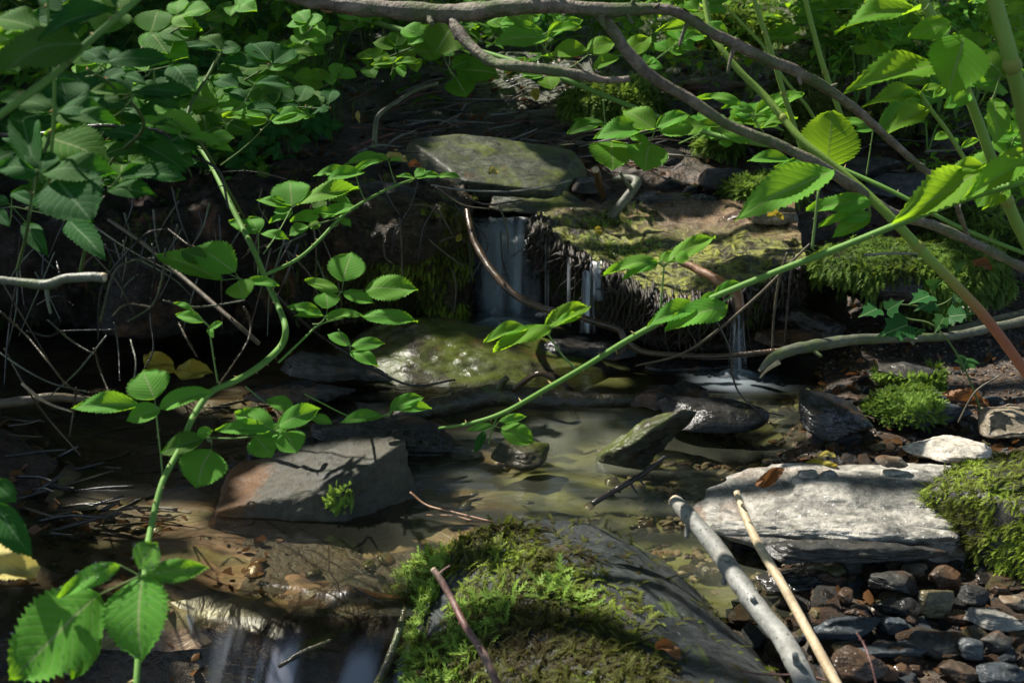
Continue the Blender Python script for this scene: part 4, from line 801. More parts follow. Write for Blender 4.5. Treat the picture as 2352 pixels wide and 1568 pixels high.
# --- upper left bramble thicket, nearest cane and its leaves
ul = cane('hairy bramble cane cutting across the top left corner', [(-60, 310, .95), (40, 235, .95), (120, 175, .98), (200, 100, 1.0), (275, 35, 1.02), (360, -40, 1.05)], [18, 17, 15, 13], seed=6, thorn=.025, ts=.005)
comp(ul, 'A00', .97, (810, 80), (830, 95), [(805, 55, 262, 275, 115), (800, 40, 790, -90, 60)], 30, 10, 'leaf_shaded')
comp(ul, 'A00', .95, (560, 300), (370, 540), [(560, 290, -120, 560, 250)], 40, -10, 'leaf_shaded')
u2 = cane('upright bramble shoot with yellow green leaves at the top left corner', [(105, 470, 1.15), (120, 330, 1.12), (125, 180, 1.1), (112, 60, 1.1), (108, -30, 1.1)], [8, 8, 7, 8], 'cane', seed=7)
comp(u2, 'A00', 1.1, (310, 220), None, [(300, 300, -60, 230, 120, 'leaf_bright'), (270, 210, -60, 130, 160), (290, 310, 430, 215, 70, 'leaf_bright'), (250, 310, -40, 340, 70, 'leaf_bright')], 35, 0, 'leaf_fill')
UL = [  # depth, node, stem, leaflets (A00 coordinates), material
 (1.2, (710, 445), (590, 530), [(740, 430, 1185, 420, 115), (720, 430, 578, 350, 130), (740, 440, 780, 330, 130), (760, 430, 620, 410, 60)], 'leaf_shaded'),
 (1.25, (925, 650), (770, 810), [(930, 640, 1360, 645, 75), (920, 650, 585, 645, 70), (830, 690, 720, 650, 90), (980, 650, 1220, 700, 70), (1010, 670, 1250, 765, 60)], 'leaf_shaded'),
 (1.18, (460, 740), (400, 800), [(465, 740, 420, 545, 310), (480, 740, 700, 670, 110), (450, 740, 280, 640, 120)], 'leaf_shaded'),
 (1.15, (400, 800), (310, 1050), [(390, 770, 235, 740, 110), (400, 765, 710, 755, 110), (400, 790, 560, 850, 110), (430, 800, 830, 860, 90), (370, 760, -30, 670, 130), (380, 820, 230, 840, 60)], 'leaf_shaded'),
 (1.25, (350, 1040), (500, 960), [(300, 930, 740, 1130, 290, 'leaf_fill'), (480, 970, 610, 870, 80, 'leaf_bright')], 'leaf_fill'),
 (1.1, (250, 1170), (210, 1480), [(235, 1170, 150, 750, 100), (390, 1240, 630, 1530, 430), (290, 1190, 805, 1200, 170), (265, 1190, -30, 1150, 150), (290, 1180, 330, 1050, 170)], 'leaf_shaded'),
 (1.2, (830, 1210), (740, 1290), [(830, 1205, 1282, 1235, 125), (740, 1310, 1072, 1345, 110), (900, 1110, 1040, 1130, 50, 'leaf_fill')], 'leaf_shaded'),
 (1.35, (730, 1060), (820, 1130), [(730, 1060, 1000, 1040, 100), (960, 980, 1282, 1190, 170), (700, 925, 1090, 965, 100)], 'leaf_shaded'),
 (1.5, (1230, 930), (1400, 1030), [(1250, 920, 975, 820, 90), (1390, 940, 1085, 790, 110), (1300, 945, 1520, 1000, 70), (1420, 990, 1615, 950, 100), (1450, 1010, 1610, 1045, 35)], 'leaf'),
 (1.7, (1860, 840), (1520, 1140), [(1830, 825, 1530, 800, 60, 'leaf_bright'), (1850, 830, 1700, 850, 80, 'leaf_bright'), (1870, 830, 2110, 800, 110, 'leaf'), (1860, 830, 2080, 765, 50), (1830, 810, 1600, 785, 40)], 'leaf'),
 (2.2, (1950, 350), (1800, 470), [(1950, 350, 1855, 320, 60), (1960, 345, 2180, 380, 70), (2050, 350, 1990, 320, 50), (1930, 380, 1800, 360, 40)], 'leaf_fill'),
 (1.7, (1500, 380), (1300, 790), [(1530, 350, 1380, 250, 110), (1520, 350, 1660, 330, 90), (1490, 330, 1190, 330, 60), (1540, 420, 1790, 460, 90), (1500, 470, 1680, 530, 60)], 'leaf_shaded'),
 (1.6, (1700, 680), (1600, 760), [(1720, 690, 1540, 630, 70), (1700, 740, 1930, 790, 70), (1640, 600, 1470, 560, 90), (1760, 570, 2000, 600, 60)], 'leaf_shaded'),
 (1.4, (1060, 480), (1070, 640), [(1190, 450, 1350, 640, 190, 'leaf_shaded'), (900, 500, 680, 560, 90), (830, 510, 1010, 590, 70)], 'leaf_shaded'),
 (1.4, (80, 1420), (60, 1560), [(80, 1330, 250, 1420, 80), (60, 1400, -60, 1370, 60), (180, 1530, 330, 1770, 130, 'leaf_shaded'), (470, 1510, 730, 1790, 150), (-20, 1450, 60, 1560, 90)], 'leaf_shaded')]
ULC = [cane(l, p, [8, 8, 7], 'cane_dark', seed=20+i, thorn=.03, ts=.004) for i, (l, p) in enumerate([
  ('dark bramble stem low on the left with the biggest drooping leaf', [(40, 620, 1.25), (60, 540, 1.2), (80, 420, 1.15), (105, 340, 1.15), (130, 270, 1.15)]),
  ('bramble stem behind the big dark leaves on the left', [(180, 640, 1.5), (240, 400, 1.4), (330, 290, 1.3), (260, 200, 1.25), (200, 160, 1.22)]),
  ('bramble stem rising through the dark thicket left of centre', [(560, 500, 1.8), (480, 360, 1.6), (430, 270, 1.6), (480, 170, 1.7), (520, 100, 1.8)])])]
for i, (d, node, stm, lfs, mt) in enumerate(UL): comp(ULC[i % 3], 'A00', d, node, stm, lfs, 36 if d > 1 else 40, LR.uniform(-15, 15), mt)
lf = cane('bramble leaf spray drooping in at the lower left edge', [(-60, 1180, .95), (-20, 1120, .95), (0, 1100, .95)], [6, 5], seed=30, thorn=0)
comp(lf, 'A02', .95, (-20, 160), None, [(-40, 180, 110, 320, 150, 'leaf_shaded'), (-30, 330, 225, 700, 210, 'leaf_shaded')], 60, 0)
comp(lf, 'A02', .98, (680, 1180), None, [(660, 1200, 500, 1540, 190, 'leaf_fill')], 65, 0)
# single fallen leaves
def dew(lf, n, seed):
    dg = bpy.context.evaluated_depsgraph_get(); r_ = np.random.default_rng(seed); D, Fc = ICO[2]
    for ch in [c for c in COL.objects if c.parent == lf]:
        me = ch.data; a = np.empty(len(me.vertices)*3, np.float32); me.vertices.foreach_get('co', a); a = a.reshape(-1, 3); mb = MB()
        B = Matrix.Translation(lf.location + lf.parent.location) @ ch.matrix_local; R3 = np.array(B.to_3x3()); T3 = np.array(B.translation)
        nz = np.cross(R3[:, 0], R3[:, 1]); nz /= np.linalg.norm(nz)
        for i in r_.integers(40, len(a)-40, n):
            q = R3 @ a[i] + T3 + r_.normal(size=3)*.0006; s_ = r_.uniform(.0005, .0014)
            mb.add(D*s_*[1, 1, .7]+q+nz*s_*.3, Fc)
        w_ = mb.build('dew_drops', M['dew'], loc=T3); w_.parent = lf; w_.location = Vector(T3)-lf.location-lf.parent.location; w_['kind'] = 'stuff'
M['dew'] = water_mat('dew', (.9, .95, .9), .03, 0, 0)
dew(NEAR, 70, 3)
def fallen(label, bx, by, tx, ty, w_, Y, mat, tilt=20, kind='bramble', az=0):
    o = px_leaf(bx, by, tx, ty, w_, Y, tilt, az, None, mat, kind); o.name = 'fallen_leaf'
    m2 = o.data.copy(); a = np.empty(len(m2.vertices)*3, np.float32); m2.vertices.foreach_get('co', a); a = a.reshape(-1, 3); a[:, 2] += .9*a[:, 0]**2 + .12*np.sin(a[:, 1]*9+a[:, 0]*7+bx) + .05*np.sin(a[:, 0]*19+ty); a[:, 0] += .06*np.sin(a[:, 1]*6+bx); m2.vertices.foreach_set('co', a.ravel()); m2.update(); o.data = m2
    return tag(o, label, 'leaf')
def fv(r, *a): x0, y0 = cv(r, a[0], a[1]); x1, y1 = cv(r, a[2], a[3]); return x0, y0, x1, y1, a[4]/REG[r][2]
fallen('yellow olive leaf standing in the shaded pool, left one of the pair', *fv('A01', 1000, 880, 1215, 1000, 130), 1.9, 'leaf_yellow', 60)
fallen('spotted yellow leaf on the shaded pool, right one of the pair', *fv('A01', 1205, 975, 1470, 1010, 130), 1.9, 'leaf_yellow', 60)
fallen('pale yellow ribbed leaf at the lower left edge', *fv('A02', -60, 620, 270, 870, 260), 1.0, 'leaf_pale', 50)
fallen('small round pale leaf stuck on the algae covered rock', *fv('A11', 540, 885, 610, 900, 70), 2.14, 'leaf_pale', 60)
fallen('lime green leaf lying on the upper slab', *fv('A10', 1010, 1190, 1085, 1180, 50), 2.80, 'leaf_pale', 60)
fallen('curled cream leaf standing on the ledge', *fv('Z2', 945, 290, 985, 380, 40), 2.62, 'leaf_pale', 80)
fallen('small yellow leaf on the algae of the ledge', *fv('Z2', 745, 410, 800, 475, 45), 2.55, 'leaf_yellow', 60)
fallen('orange curled leaf on the sunlit slab', *fv('A22', 500, 210, 700, 95, 90), 1.52, 'leaf_brown', 60)
fallen('green and yellow striped leaf behind the sunlit slab', *fv('A22', 850, 60, 1085, 110, 100), 1.68, 'leaf_yellow', 65)
fallen('small yellow leaf tip on the brook bank behind the slab', *fv('A22', 940, 0, 1060, 5, 30), 1.75, 'leaf_pale', 50)
fallen('crumpled brown leaf on the layered slate', *fv('A21', 1780, 1150, 2110, 1240, 110), 1.95, 'leaf_brown', 55)
fallen('pale cream leaf lying in the twig jam', *fv('A10', 310, 1065, 460, 1110, 50), 2.75, 'leaf_pale', 60)
fallen('orange brown leaf beside the cream leaf in the twig jam', *fv('A10', 460, 1130, 555, 1150, 50), 2.72, 'leaf_brown', 60)
fallen('yellow leaf hanging against the mossy wall', *fv('Z1', 1850, 820, 1895, 750, 45), 2.55, 'leaf_yellow', 80)
fallen('yellow leaf hanging below the hanging branch', *fv('A10', 1340, 605, 1335, 700, 60), 2.9, 'leaf_yellow', 80)
fallen('pale dry grass leaf hanging among the dark thicket', *fv('A10', 110, 760, 125, 850, 30), 2.7, 'leaf_pale', 80, 'lance')
fallen('rusty brown leaf on the foreground boulder', *fv('A12', 2160, 1300, 2351, 1390, 80), 1.12, 'leaf_brown', 40)
fallen('tan leaf curled at the top of the mossy bank', *fv('A21', 1990, 230, 2130, 290, 60), 2.2, 'leaf_brown', 60)
fallen('bright yellow leaf on the gravel at the back of the ledge', *fv('A20', 580, 1480, 700, 1500, 40), 2.6, 'leaf_yellow', 50)
for k, (x, y) in enumerate([(640, 930), (560, 1070), (590, 985), (520, 470), (640, 185), (610, 170), (655, 195), (540, 440)]):
    pass
# ------------------------------------------------------------------ branches and sticks
def branch(label, pts, wpx, mat, name='branch', cat='branch', rough=.10, seg=14, seed=0, group=None, ends=None, knots=0, forks=(), spines=0, flakes=0):
    c3 = [P(*p) for p in pts]; rad = [w_/F*p[2]/2 for w_, p in zip(np.interp(np.linspace(0, 1, len(pts)), np.linspace(0, 1, len(wpx)), wpx), pts)]
    rad = np.interp(np.linspace(0, 1, len(pts)), np.linspace(0, 1, len(rad)), rad)
    multi = bool(forks) or ends is not None or flakes
    loc = c3[0]; mb = MB(); c, r, T = tube(mb, c3, rad, seg, 12, rough, seed+1, nf=max(60, .35/np.mean(rad)))
    rs = random.Random(seed)
    for k in range(knots):
        i = rs.randrange(3, len(c)-3); a = rs.uniform(0, 6.28); n = np.cross(T[i], [math.cos(a), math.sin(a), .4]); n /= np.linalg.norm(n)
        e = rs.uniform(1.5, 2.6) if rs.random() < .7 else rs.uniform(3, 6)
        tube(mb, [c[i], c[i]+n*r[i]*e*.6+T[i]*r[i]*.3, c[i]+n*r[i]*e+T[i]*r[i]*.8], [r[i]*.55, r[i]*.35, r[i]*.28], 7, 4, .2, k)
    if spines:
        for i in range(1, len(c)):
            for k in range(spines):
                a = rs.uniform(0, 6.28); n = np.cross(T[i], [math.cos(a), math.sin(a), .4]); n /= np.linalg.norm(n); q = c[i]+(c[i]-c[i-1])*rs.random(); s_ = np.cross(n, T[i])*.0006
                mb.add([q+s_, q-s_, q+T[i]*.0012, q+n*(r[i]+.0022)+T[i]*.002], np.array([[0, 1, 3], [1, 2, 3], [2, 0, 3]]), .2)
    if multi:
        o = thing(name, label, cat, loc, group); mb.build('stem' if name != 'log' else 'trunk', M[mat], o, loc=loc)
        for fp, fw, fm in forks:
            m2 = MB(); q = [P(*p) for p in fp]; tube(m2, q, [w_/F*fp[0][2]/2 for w_ in fw], 12, 10, rough, seed+5, nf=max(60, .35/np.mean(rad))); m2.build('side_branch', M[fm], o, loc=loc)
        if ends:
            for e in ends:
                i = 0 if e == 0 else -1; d = -T[0] if e == 0 else T[-1]
                m2 = MB(); tube(m2, [c[i]-d*r[i]*.3, c[i]+d*r[i]*.42], [r[i]*.93, r[i]*.86], 12, 2, .12, seed+9); m2.build('cut_end', M['wood_end'], o, loc=loc)
        if flakes:
            for k in range(flakes):
                m2 = MB(); i = rs.randrange(4, len(c)-8); a = rs.choice([1, -1]); nn = 4+rs.randrange(4); V = []
                for j in range(nn):
                    ii = min(len(c)-1, i+j); up = np.array([0, -.4, a*1.]); up /= np.linalg.norm(up)
                    V += [c[ii]+up*r[ii]*.98, c[ii]+up*r[ii]*(1.12+.22*math.sin(j*1.3))+np.array([0, -.002, 0])]
                m2.add(V, np.array([[2*j, 2*j+2, 2*j+3, 2*j+1] for j in range(nn-1)]))
                m2.build('peeling_bark', M['twig_orange'], o, loc=loc, smooth=False)
    else:
        o = mb.build(name, M[mat], loc=loc); tag(o, label, cat, group)
    return o
branch('thick bare branch across the top with two forks and peeling bark', [(560, -40, 1.6), (700, -2, 1.6), (850, 18, 1.6), (1030, 32, 1.58), (1150, 18, 1.56), (1260, 12, 1.55), (1390, 25, 1.55), (1500, 22, 1.55), (1560, 30, 1.55), (1640, 78, 1.56), (1760, 135, 1.58), (1850, 175, 1.6), (1950, 240, 1.64), (2040, 318, 1.7), (2110, 380, 1.74), (2180, 440, 1.78), (2230, 560, 1.85)],
       [26, 34, 40, 40, 36, 32, 26, 24, 24, 26, 22, 18, 16, 13, 11], 'bark', seed=1, knots=16, flakes=14, rough=.16, seg=20,
       forks=[([(1035, 42, 1.575), (1052, 72, 1.56), (1085, 110, 1.54), (1130, 142, 1.52), (1180, 152, 1.5), (1250, 160, 1.5), (1330, 172, 1.5), (1390, 184, 1.5), (1446, 182, 1.5)], [26, 26, 24, 24, 24, 22, 20, 15, 13], 'bark'),
              ([(1375, 28, 1.56), (1410, 75, 1.56), (1450, 130, 1.56), (1500, 178, 1.56), (1580, 225, 1.56), (1670, 285, 1.56), (1770, 325, 1.56), (1870, 372, 1.56), (1960, 430, 1.57), (2050, 490, 1.6), (2150, 520, 1.62), (2260, 570, 1.64), (2400, 640, 1.66)], [30, 27, 26, 24, 24, 24, 24, 26, 24, 24, 24], 'bark')])
branch('smooth wet brown branch looping down in front of the waterfall', [(1072, 482, 2.5), (1080, 520, 2.46), (1095, 565, 2.42), (1130, 622, 2.36), (1185, 678, 2.3), (1250, 708, 2.26), (1310, 722, 2.22), (1375, 742, 2.2), (1420, 757, 2.2), (1440, 785, 2.19), (1480, 808, 2.18), (1560, 816, 2.16), (1650, 818, 2.14), (1740, 810, 2.12), (1830, 800, 2.1)], [12, 17, 18, 17, 16, 15, 14, 14], 'bark_wet', seed=2, knots=4, rough=.06)
branch('grey broken branch with a torn splintered end on the right bank', [(1745, 850, 1.96), (1768, 828, 1.97), (1810, 806, 1.98), (1880, 792, 2.0), (1960, 780, 2.02), (2060, 776, 2.05), (2180, 772, 2.08), (2300, 748, 2.1), (2420, 722, 2.1)], [10, 26, 30, 28, 24, 20, 22, 24], 'bark_lichen', seed=3, knots=4, ends=[0], forks=[([(1790, 830, 1.96), (1760, 850, 1.96), (1745, 868, 1.96)], [14, 9, 4], 'wood_pale')])
branch('second grey branch lying behind the broken one at the right edge', [(2180, 760, 2.15), (2260, 740, 2.15), (2340, 722, 2.15), (2420, 705, 2.15)], [14, 20, 22], 'bark_lichen', seed=4, knots=1)
branch('speckled stub of branch with a pale snapped end at the left edge', [(-60, 640, 1.3), (0, 643, 1.3), (60, 650, 1.3), (110, 654, 1.3), (150, 640, 1.3), (200, 636, 1.3), (238, 637, 1.3)], [18, 20, 24, 22, 24], 'bark_lichen', seed=5, knots=1, ends=[1])
branch('thick wet log damming the brook', [(880, 968, 2.02), (940, 950, 2.04), (1000, 938, 2.06), (1070, 922, 2.08), (1130, 908, 2.1), (1200, 912, 2.1), (1280, 920, 2.1), (1370, 922, 2.1), (1458, 918, 2.1)], [22, 44, 54, 60, 56, 56, 52, 46, 32], 'log_wet', name='log', cat='log', seed=6, knots=3, rough=.12, seg=20,
       forks=[([(1180, 895, 2.08), (1215, 868, 2.06), (1240, 858, 2.05), (1272, 868, 2.05)], [16, 14, 12, 12], 'bark_wet')])
branch('stout grey stick with a snapped pale top in the right foreground', [(1552, 1152, 1.45), (1580, 1182, 1.42), (1640, 1252, 1.36), (1700, 1340, 1.28), (1750, 1408, 1.22), (1800, 1470, 1.16), (1840, 1545, 1.1), (1880, 1640, 1.04)], [36, 42, 48, 52, 52, 54, 60, 62], 'bark_grey', name='stick', cat='stick', seed=7, knots=5, ends=[0], rough=.07, seg=18)
branch('thin pale barkless stick beside the stout grey one', [(1692, 1130, 1.42), (1712, 1185, 1.38), (1745, 1255, 1.32), (1790, 1330, 1.26), (1840, 1420, 1.2), (1895, 1520, 1.12), (1950, 1620, 1.06)], [16, 20, 24, 24, 26, 28, 28], 'wood_pale', name='stick', cat='stick', seed=8, knots=2, rough=.07, seg=14)
branch('reddish twig with a chewed pale tip leaning over the moss', [(996, 1308, 1.2), (1012, 1330, 1.19), (1040, 1380, 1.17), (1070, 1440, 1.13), (1110, 1500, 1.1), (1150, 1590, 1.04)], [16, 17, 17, 18, 22, 22], 'twig_red', name='twig', cat='twig', seed=9, knots=3, ends=[0], rough=.08)
branch('rough black twig rising out of the brook behind the boulder', [(1362, 1156, 1.62), (1395, 1135, 1.64), (1440, 1110, 1.66), (1480, 1085, 1.68), (1530, 1047, 1.7)], [15, 16, 15, 13, 9], 'twig_dark', name='twig', cat='twig', seed=10, knots=7, rough=.2)
branch('forked reddish twig resting between the angular rock and the boulder', [(942, 1130, 1.62), (982, 1160, 1.6), (1040, 1175, 1.56), (1100, 1190, 1.52), (1190, 1212, 1.46)], [6, 5, 5, 4], 'twig_orange', name='twig', cat='twig', seed=11, knots=5, forks=[([(980, 1182, 1.6), (1040, 1184, 1.57), (1090, 1196, 1.53), (1130, 1198, 1.5)], [3.5, 4, 4], 'twig_orange')])
branch('orange barked stick wedged over the ledge', [(1560, 600, 2.28), (1600, 618, 2.26), (1650, 645, 2.22), (1690, 675, 2.2), (1700, 710, 2.18)], [14, 20, 24, 26, 22], 'twig_orange', name='stick', cat='stick', seed=12, knots=2, rough=.15)
branch('mossy stick lying above the ledge with a bent end', [(1400, 500, 2.78), (1430, 465, 2.8), (1462, 420, 2.82), (1440, 408, 2.86), (1410, 412, 2.9)], [20, 22, 22, 16, 12], 'bark_lichen', name='stick', cat='stick', seed=13, knots=1)
branch('broken stub pointing at the viewer above the ledge', [(1385, 450, 2.85), (1375, 420, 2.8), (1368, 390, 2.76)], [16, 18, 19], 'bark_wet', name='stick', cat='stick', seed=14, ends=[1])
branch('slender brown twig crossing behind the long cane under the ledge', [(1460, 840, 2.12), (1560, 815, 2.1), (1640, 765, 2.08), (1740, 680, 2.06), (1800, 620, 2.05), (1860, 560, 2.05)], [5, 7, 8, 7, 5], 'twig', name='twig', cat='twig', seed=15, knots=3)
branch('thin drooping twig hanging over the right trickle', [(1640, 725, 1.9), (1675, 800, 1.9), (1682, 860, 1.9), (1700, 905, 1.9), (1740, 940, 1.9), (1800, 955, 1.9)], [4, 5, 5, 4, 3], 'twig_dark', name='twig', cat='twig', seed=16, knots=4)
branch('warty dry twig hanging beside the moss bank, left one', [(1808, 580, 2.1), (1790, 640, 2.1), (1778, 720, 2.1), (1774, 800, 2.1)], [6, 7, 6, 5], 'twig', name='twig', cat='twig', seed=17, spines=3)
branch('warty dry twig hanging beside the moss bank, right one', [(1825, 580, 2.12), (1815, 640, 2.12), (1808, 720, 2.12), (1802, 790, 2.12)], [5, 6, 5, 4], 'twig_dark', name='twig', cat='twig', seed=18, spines=3)
branch('blue grey twig slanting down behind the dangling bramble leaves', [(250, 505, 2.0), (330, 560, 1.95), (400, 620, 1.9), (470, 680, 1.85), (545, 745, 1.8), (595, 790, 1.8)], [9, 10, 12, 11, 12], 'twig', name='twig', cat='twig', seed=19, knots=3)
branch('dark woody stem winding through the left thicket', [(-40, 305, 1.5), (60, 312, 1.5), (215, 290, 1.5), (300, 293, 1.5), (375, 305, 1.5), (415, 345, 1.5), (470, 370, 1.5), (505, 395, 1.5), (515, 430, 1.5), (525, 480, 1.5)], [11, 10, 9, 9, 7, 6, 5], 'twig_dark', name='branch', cat='branch', seed=20, knots=4, forks=[([(510, 395, 1.5), (570, 393, 1.5), (620, 402, 1.5), (660, 413, 1.5)], [4, 3, 2], 'twig_dark')])
branch('purplish twig trailing from the bend of the bramble to the wet slabs', [(600, 640, 1.75), (680, 725, 1.8), (740, 775, 1.9), (800, 815, 1.95), (860, 850, 2.0), (950, 885, 2.05), (1045, 872, 2.1)], [6, 7, 7, 6, 6, 5], 'twig_dark', name='twig', cat='twig', seed=21, knots=3)
branch('long pale bent twig lying across the upper slab', [(990, 425, 2.66), (1070, 437, 2.66), (1170, 440, 2.66), (1250, 430, 2.66), (1312, 414, 2.66)], [4, 5, 4, 4], 'bark_grey', name='twig', cat='twig', seed=22, knots=1)
branch('wooden stick lying in shade on the left pool edge', [(-30, 930, 1.75), (60, 920, 1.75), (130, 912, 1.77), (250, 925, 1.8)], [26, 24, 22, 18], 'twig', name='stick', cat='stick', seed=23, knots=2)
branch('pale split stick catching the sun at the left edge', [(50, 880, 1.6), (85, 910, 1.6), (120, 930, 1.6), (168, 946, 1.6)], [7, 9, 7, 5], 'wood_pale', name='stick', cat='stick', seed=24)
branch('upright brown stalk standing in the brook shallows', [(755, 1250, 1.4), (757, 1310, 1.4), (775, 1340, 1.4), (785, 1395, 1.4)], [3, 3, 4, 3], 'twig_orange', name='twig', cat='twig', seed=25, knots=2)
branch('short dark twig poking from the lowest step', [(812, 1350, 1.34), (840, 1365, 1.34), (880, 1385, 1.32)], [5, 6, 4], 'twig_dark', name='twig', cat='twig', seed=26, knots=1)
branch('curved red twig at the bottom edge near the boulder', [(1700, 1540, 1.1), (1760, 1548, 1.1), (1850, 1550, 1.1), (1900, 1562, 1.08)], [5, 6, 6], 'twig_red', name='twig', cat='twig', seed=27, knots=2)
branch('small red twig standing in the gravel at the bottom', [(1967, 1452, 1.15), (1985, 1480, 1.14), (2000, 1520, 1.12), (2015, 1580, 1.1)], [5, 6, 6], 'twig_red', name='twig', cat='twig', seed=28, knots=3)
branch('dark root like stick sunk in the lowest cascade', [(850, 1600, 1.16), (890, 1520, 1.17), (915, 1450, 1.2), (930, 1395, 1.25)], [20, 20, 18, 12], 'log_wet', name='stick', cat='stick', seed=29, knots=2, rough=.2)
branch('broken stick lying across the lowest step', [(640, 1530, 1.2), (700, 1495, 1.22), (760, 1470, 1.24)], [12, 14, 9], 'log_wet', name='stick', cat='stick', seed=30, knots=1, rough=.2)
branch('mossy root standing above the twig jam', [(860, 340, 2.75), (862, 300, 2.76), (870, 265, 2.78), (910, 235, 2.8), (960, 205, 2.85), (1005, 192, 2.9)], [12, 12, 10, 9, 8], 'bark_lichen', name='branch', cat='branch', seed=31, knots=2)
branch('slim dark twig on the right bank in front of the ivy', [(2200, 970, 1.85), (2240, 900, 1.86), (2300, 860, 1.86)], [4, 5, 4], 'twig', name='twig', cat='twig', seed=32, knots=3)
branch('small grey snag of twig on the sunlit slab', [(2262, 1190, 1.5), (2265, 1150, 1.5), (2270, 1110, 1.5)], [5, 6, 4], 'twig', name='twig', cat='twig', seed=33, knots=4)
branch('white grey twig lying on the moss bank', [(1985, 585, 2.22), (2050, 582, 2.22), (2130, 584, 2.22)], [5, 6, 4], 'bark_grey', name='twig', cat='twig', seed=34)
# spiny dry spruce twigs at left
SPR = [[(0, 715), (60, 770), (110, 830), (150, 880), (200, 915)], [(225, 780), (235, 660), (300, 570), (340, 535), (385, 525)], [(230, 740), (260, 630), (300, 600), (350, 594)],
 [(260, 725), (290, 700), (340, 705)], [(60, 760), (110, 772), (150, 760), (260, 757)], [(110, 735), (160, 780), (210, 810)], [(215, 800), (230, 850), (250, 900)], [(262, 740), (272, 800), (275, 870)],
 [(0, 810), (60, 850), (120, 880), (200, 900)], [(10, 800), (60, 890), (110, 960), (180, 1040)], [(350, 560), (355, 630), (345, 720), (352, 800), (330, 850)], [(380, 570), (372, 640), (350, 700), (300, 735)],
 [(175, 890), (168, 950), (160, 1000)], [(40, 640), (20, 760), (10, 880)], [(300, 780), (312, 830), (308, 870)], [(410, 740), (430, 780), (450, 815)], [(85, 700), (130, 680), (165, 700)], [(375, 690), (440, 705), (500, 700), (560, 690)], [(560, 705), (575, 740), (570, 780), (540, 830), (505, 880)],
 [(50, 520), (45, 600), (55, 700)], [(245, 770), (180, 850), (120, 905)], [(385, 525), (430, 560), (450, 570)], [(130, 600), (140, 640), (150, 700)]]
for i, s in enumerate(SPR):
    d = 1.55 + .02*(i % 11)
    branch('spiny dry conifer twig tangled over the shaded left pool', [(x, y, d+.03*math.sin(k*2+i)) for k, (x, y) in enumerate(s)], [4.5, 5, 4, 3], ('twig', 'twig_dark', 'bark_lichen')[i % 3], name='twig', cat='twig', seed=50+i, group='spiny dry twigs on the left', spines=4, seg=7)
SPW = [[(1145, 465), (1165, 530), (1168, 580)], [(1085, 510), (1120, 560), (1080, 645)], [(985, 550), (1020, 580), (1065, 612)], [(900, 590), (905, 540), (925, 505), (945, 470), (960, 420)], [(880, 540), (885, 590), (900, 605)], [(870, 400), (890, 450), (918, 495)], [(940, 470), (1000, 480), (1040, 540)],
 [(960, 600), (975, 520), (1005, 470)], [(918, 500), (922, 560), (925, 640)], [(1045, 470), (1075, 520), (1080, 640)], [(1000, 430), (1060, 470), (1120, 480)], [(1070, 455), (1120, 470), (1200, 460)], [(1040, 620), (1048, 660), (1042, 720)], [(1150, 530), (1155, 600), (1168, 640)], [(1010, 555), (1040, 545), (1068, 553)], [(800, 330), (880, 345), (960, 350)]]
for i, s in enumerate(SPW):
    d = 2.52 + .01*(i % 5)
    branch('dead twig dangling over the mossy wall beside the waterfall', [(x, y, d) for x, y in s], [4, 5, 4.5, 3], ('twig', 'twig_dark')[i % 2], name='twig', cat='twig', seed=90+i, group='dead twigs hanging beside the waterfall', spines=3, seg=7)
# twig jam above the fall, one thing each
rs = random.Random(44)
for i in range(64):
    px, py = rs.uniform(-20, 740), rs.uniform(430, 640); d = rs.uniform(2.2, 2.5); L = rs.uniform(60, 240); a = rs.gauss(1.5, .55)
    q = [(px, py, d), (px+math.cos(a)*L*.5+rs.uniform(-15, 15), py+math.sin(a)*L*.5, d-.02), (px+math.cos(a)*L, py+math.sin(a)*L, d+rs.uniform(-.05, .05))]
    branch('thin dead stem hanging in the shade under the left bank', q, [rs.uniform(2.5, 6), 4, 2.5], rs.choice(['twig', 'twig_dark', 'bark_lichen']), name='twig', cat='twig', seed=400+i, group='dead stems under the left bank', seg=6, spines=2 if i % 3 == 0 else 0)
for i in range(200):
    if i < 150: px, py = rs.uniform(760, 1440), rs.uniform(190, 370)
    elif i < 170: px, py = rs.uniform(940, 1180), rs.uniform(420, 500)
    else: px, py = rs.uniform(1900, 2350), rs.uniform(330, 440)
    c = hit(px, py, .02); a = rs.gauss(0, .5); L = rs.uniform(.06, .32); b = c + np.array([math.cos(a)*L, math.sin(a)*L*.8, rs.uniform(-.02, .07)]); m_ = (b+c)/2+[rs.uniform(-.02, .02), 0, rs.uniform(-.01, .03)]
    mb = MB(); rr = rs.uniform(.0012, .0042); tube(mb, [c, m_, b], [rr, rr, rr*.6], 6, 6, .2, i)
    tag(mb.build('twig', M[rs.choice(['twig', 'twig_dark', 'twig', 'bark_grey', 'twig_red'])], loc=c), 'dead twig in the jam of driftwood above the waterfall' if i < 170 else 'dead twig lying on the upper right bank', 'twig', 'twigs jammed above the waterfall' if i < 170 else 'twigs on the upper right bank')
for i in range(70):
    px, py = rs.uniform(0, 520), rs.uniform(930, 1230); c = hit(px, py, .01); a = rs.uniform(-1, 1); L = rs.uniform(.04, .16); b = c + np.array([math.cos(a)*L, math.sin(a)*L*.6, rs.uniform(.0, .03)])
    mb = MB(); rr = rs.uniform(.001, .004); tube(mb, [c, (c+b)/2+[rs.uniform(-.006, .006), rs.uniform(-.01, .01), rs.uniform(-.002, .004)], b], [rr, rr, rr*.7], 6, 5, .2, i)
    tag(mb.build('twig', M[rs.choice(['twig', 'twig_dark', 'twig_dark'])], loc=c), 'short wet twig in the dark debris on the lower left bank', 'twig', 'wet twigs on the lower left bank')
